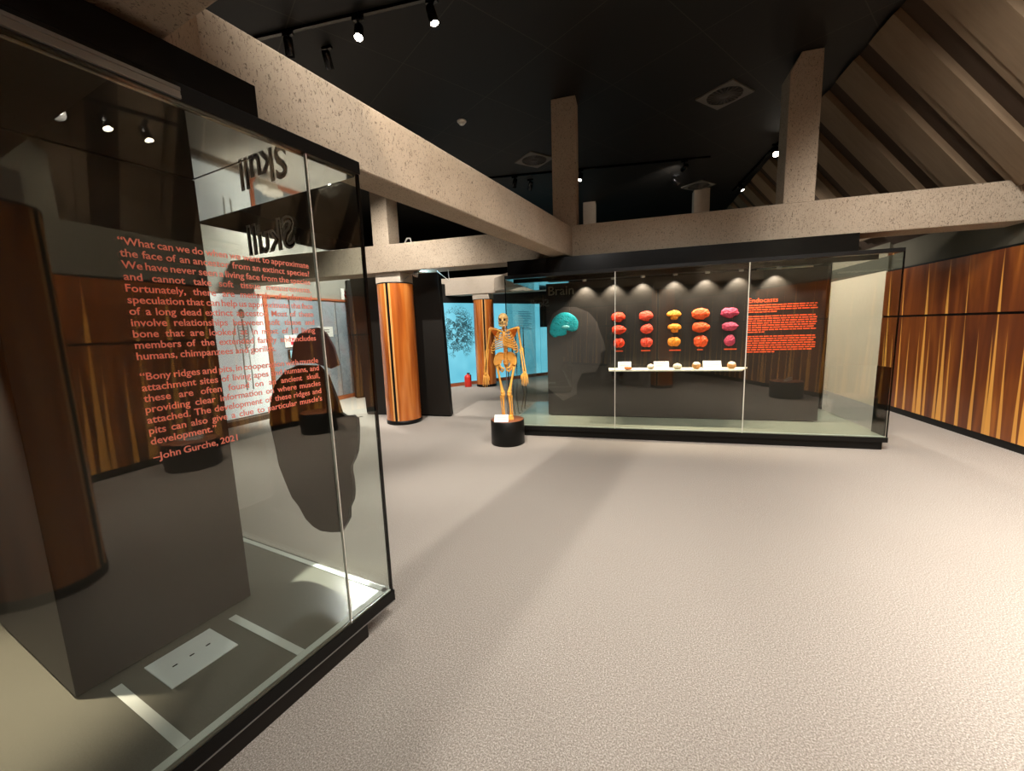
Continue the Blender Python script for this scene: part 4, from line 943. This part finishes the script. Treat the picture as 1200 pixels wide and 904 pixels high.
# ------------------------------------------------------------------ photographer, standing behind the camera and seen as a reflection
pr = thing('person', 'person in dark clothes raising a phone, seen only as reflection in the long case', 'person', (-.26, -.42, 0))
def skin(name, verts, edges, mat, parent, sub=2):
    me = bpy.data.meshes.new(name); base = WORLD[parent]; me.from_pydata([tuple(V(v[:3])-base) for v in verts], edges, []); me.materials.append(mat)
    o = bpy.data.objects.new(name, me); COL.objects.link(o); o.parent = parent; WORLD[o] = base
    o.modifiers.new('skin', 'SKIN'); lay = me.skin_vertices[0].data if me.skin_vertices else None
    if lay is None:
        bpy.context.view_layer.objects.active = o; lay = me.skin_vertices[0].data
    for k, v in enumerate(verts): lay[k].radius = (v[3], v[4] if len(v) > 4 else v[3]); lay[k].use_root = (k == 0)
    s = o.modifiers.new('sub', 'SUBSURF'); s.levels = sub; s.render_levels = sub
    for p in me.polygons: p.use_smooth = True
    return o
SKINM = plain('skin', S(196, 146, 116), .6, .3); JACK = plain('dark_jacket', S(58, 56, 58), .85, .2); JEAN = plain('dark_trousers', S(30, 32, 40), .85, .2); SHOE = plain('pale_shoes', S(225, 222, 216), .6); HAIR = plain('dark_hair', S(36, 26, 20), .7)
bx, by = -.26, -.42
def Q(x, y, z, *r): return (bx+x, by+y, z)+r
body_v = [Q(0, 0, .98, .15, .11), Q(0, 0, 1.15, .14, .10), Q(0, .0, 1.32, .16, .11), Q(0, -.01, 1.44, .12, .09), Q(0, .01, 1.52, .055, .055), Q(0, .03, 1.60, .07, .085), Q(0, .03, 1.70, .075, .09), Q(0, .02, 1.76, .05, .06),
          Q(-.19, 0, 1.42, .06), Q(-.24, .12, 1.22, .048), Q(-.07, .27, 1.46, .034), Q(.0, .31, 1.52, .03, .02),
          Q(.19, 0, 1.42, .06), Q(.27, .12, 1.23, .048), Q(.26, .28, 1.46, .034), Q(.265, .31, 1.52, .03, .02),
          Q(-.09, 0, .90, .09), Q(-.10, .02, .50, .062), Q(-.11, -.02, .11, .042), Q(-.12, .12, .05, .035, .03),
          Q(.09, 0, .90, .09), Q(.10, .02, .50, .062), Q(.11, -.02, .11, .042), Q(.12, .12, .05, .035, .03)]
body_e = [(0, 1), (1, 2), (2, 3), (3, 4), (4, 5), (5, 6), (6, 7), (3, 8), (8, 9), (9, 10), (10, 11), (3, 12), (12, 13), (13, 14), (14, 15), (0, 16), (16, 17), (17, 18), (18, 19), (0, 20), (20, 21), (21, 22), (22, 23)]
skin('body', body_v, body_e, SKINM, pr)
skin('jacket', [Q(0, 0, .92, .17, .125), Q(0, 0, 1.15, .158, .12), Q(0, 0, 1.32, .178, .128), Q(0, -.01, 1.43, .13, .10), Q(0, .0, 1.49, .07, .068), Q(-.19, 0, 1.42, .075), Q(-.24, .12, 1.22, .06), Q(-.11, .22, 1.39, .046), Q(.19, 0, 1.42, .075), Q(.27, .12, 1.23, .06), Q(.262, .24, 1.40, .046)],
     [(0, 1), (1, 2), (2, 3), (3, 4), (3, 5), (5, 6), (6, 7), (3, 8), (8, 9), (9, 10)], JACK, pr)
skin('trousers', [Q(0, 0, .97, .165, .12), Q(-.09, 0, .88, .10), Q(-.10, .02, .50, .075), Q(-.11, -.02, .14, .062), Q(.09, 0, .88, .10), Q(.10, .02, .50, .075), Q(.11, -.02, .14, .062)], [(0, 1), (1, 2), (2, 3), (0, 4), (4, 5), (5, 6)], JEAN, pr)
for sg in (-1, 1):
    t = MB(); t.ball(Q(sg*.115, .07, .045), (.048, .135, .045), 16, 9, lambda d: 1 if d.z > -.9 else 1); t.build('shoe', SHOE, pr)
t = MB(); t.ball(Q(0, .01, 1.715), (.088, .105, .095), 18, 12); t.build('hair', HAIR, pr)
t = MB(); t.ball(Q(0, .118, 1.645), (.012, .018, .02), 8, 6); t.build('nose', SKINM, pr)
t = MB()
for sg in (-1, 1): t.ball(Q(sg*.03, .108, 1.672), (.011, .008, .007), 8, 6)
t.build('eyes', INK, pr)
t = MB(); t.ball(Q(0, .112, 1.61), (.024, .008, .006), 8, 6); t.build('mouth', plain('lips', S(160, 92, 84), .6), pr)
for sg, hx in ((-1, 0.0), (1, .265)):
    for k in range(4):
        t = MB(); z = 1.525+k*.018; d = -sg
        t.tube([Q(hx, .325, z), Q(hx+d*.012, .350, z+.004), Q(hx+d*.035, .358, z+.005), Q(hx+d*.055, .356, z+.004)], [.009, .0085, .008, .006], 7); t.build('finger', SKINM, pr)
    t = MB(); t.tube([Q(hx, .31, 1.53), Q(hx-sg*.015, .318, 1.56), Q(hx-sg*.035, .322, 1.578)], [.011, .01, .008], 7); t.build('thumb', SKINM, pr)
t = MB(); t.box(bx+.035, by+.338, 1.56, bx+.235, by+.347, 1.645); ph = bevel(t.build('phone', BLACKG, loc=(bx+.13, by+.34, 1.56)), .003); tag(ph, 'dark phone held up by the person, seen only as reflection', 'phone')
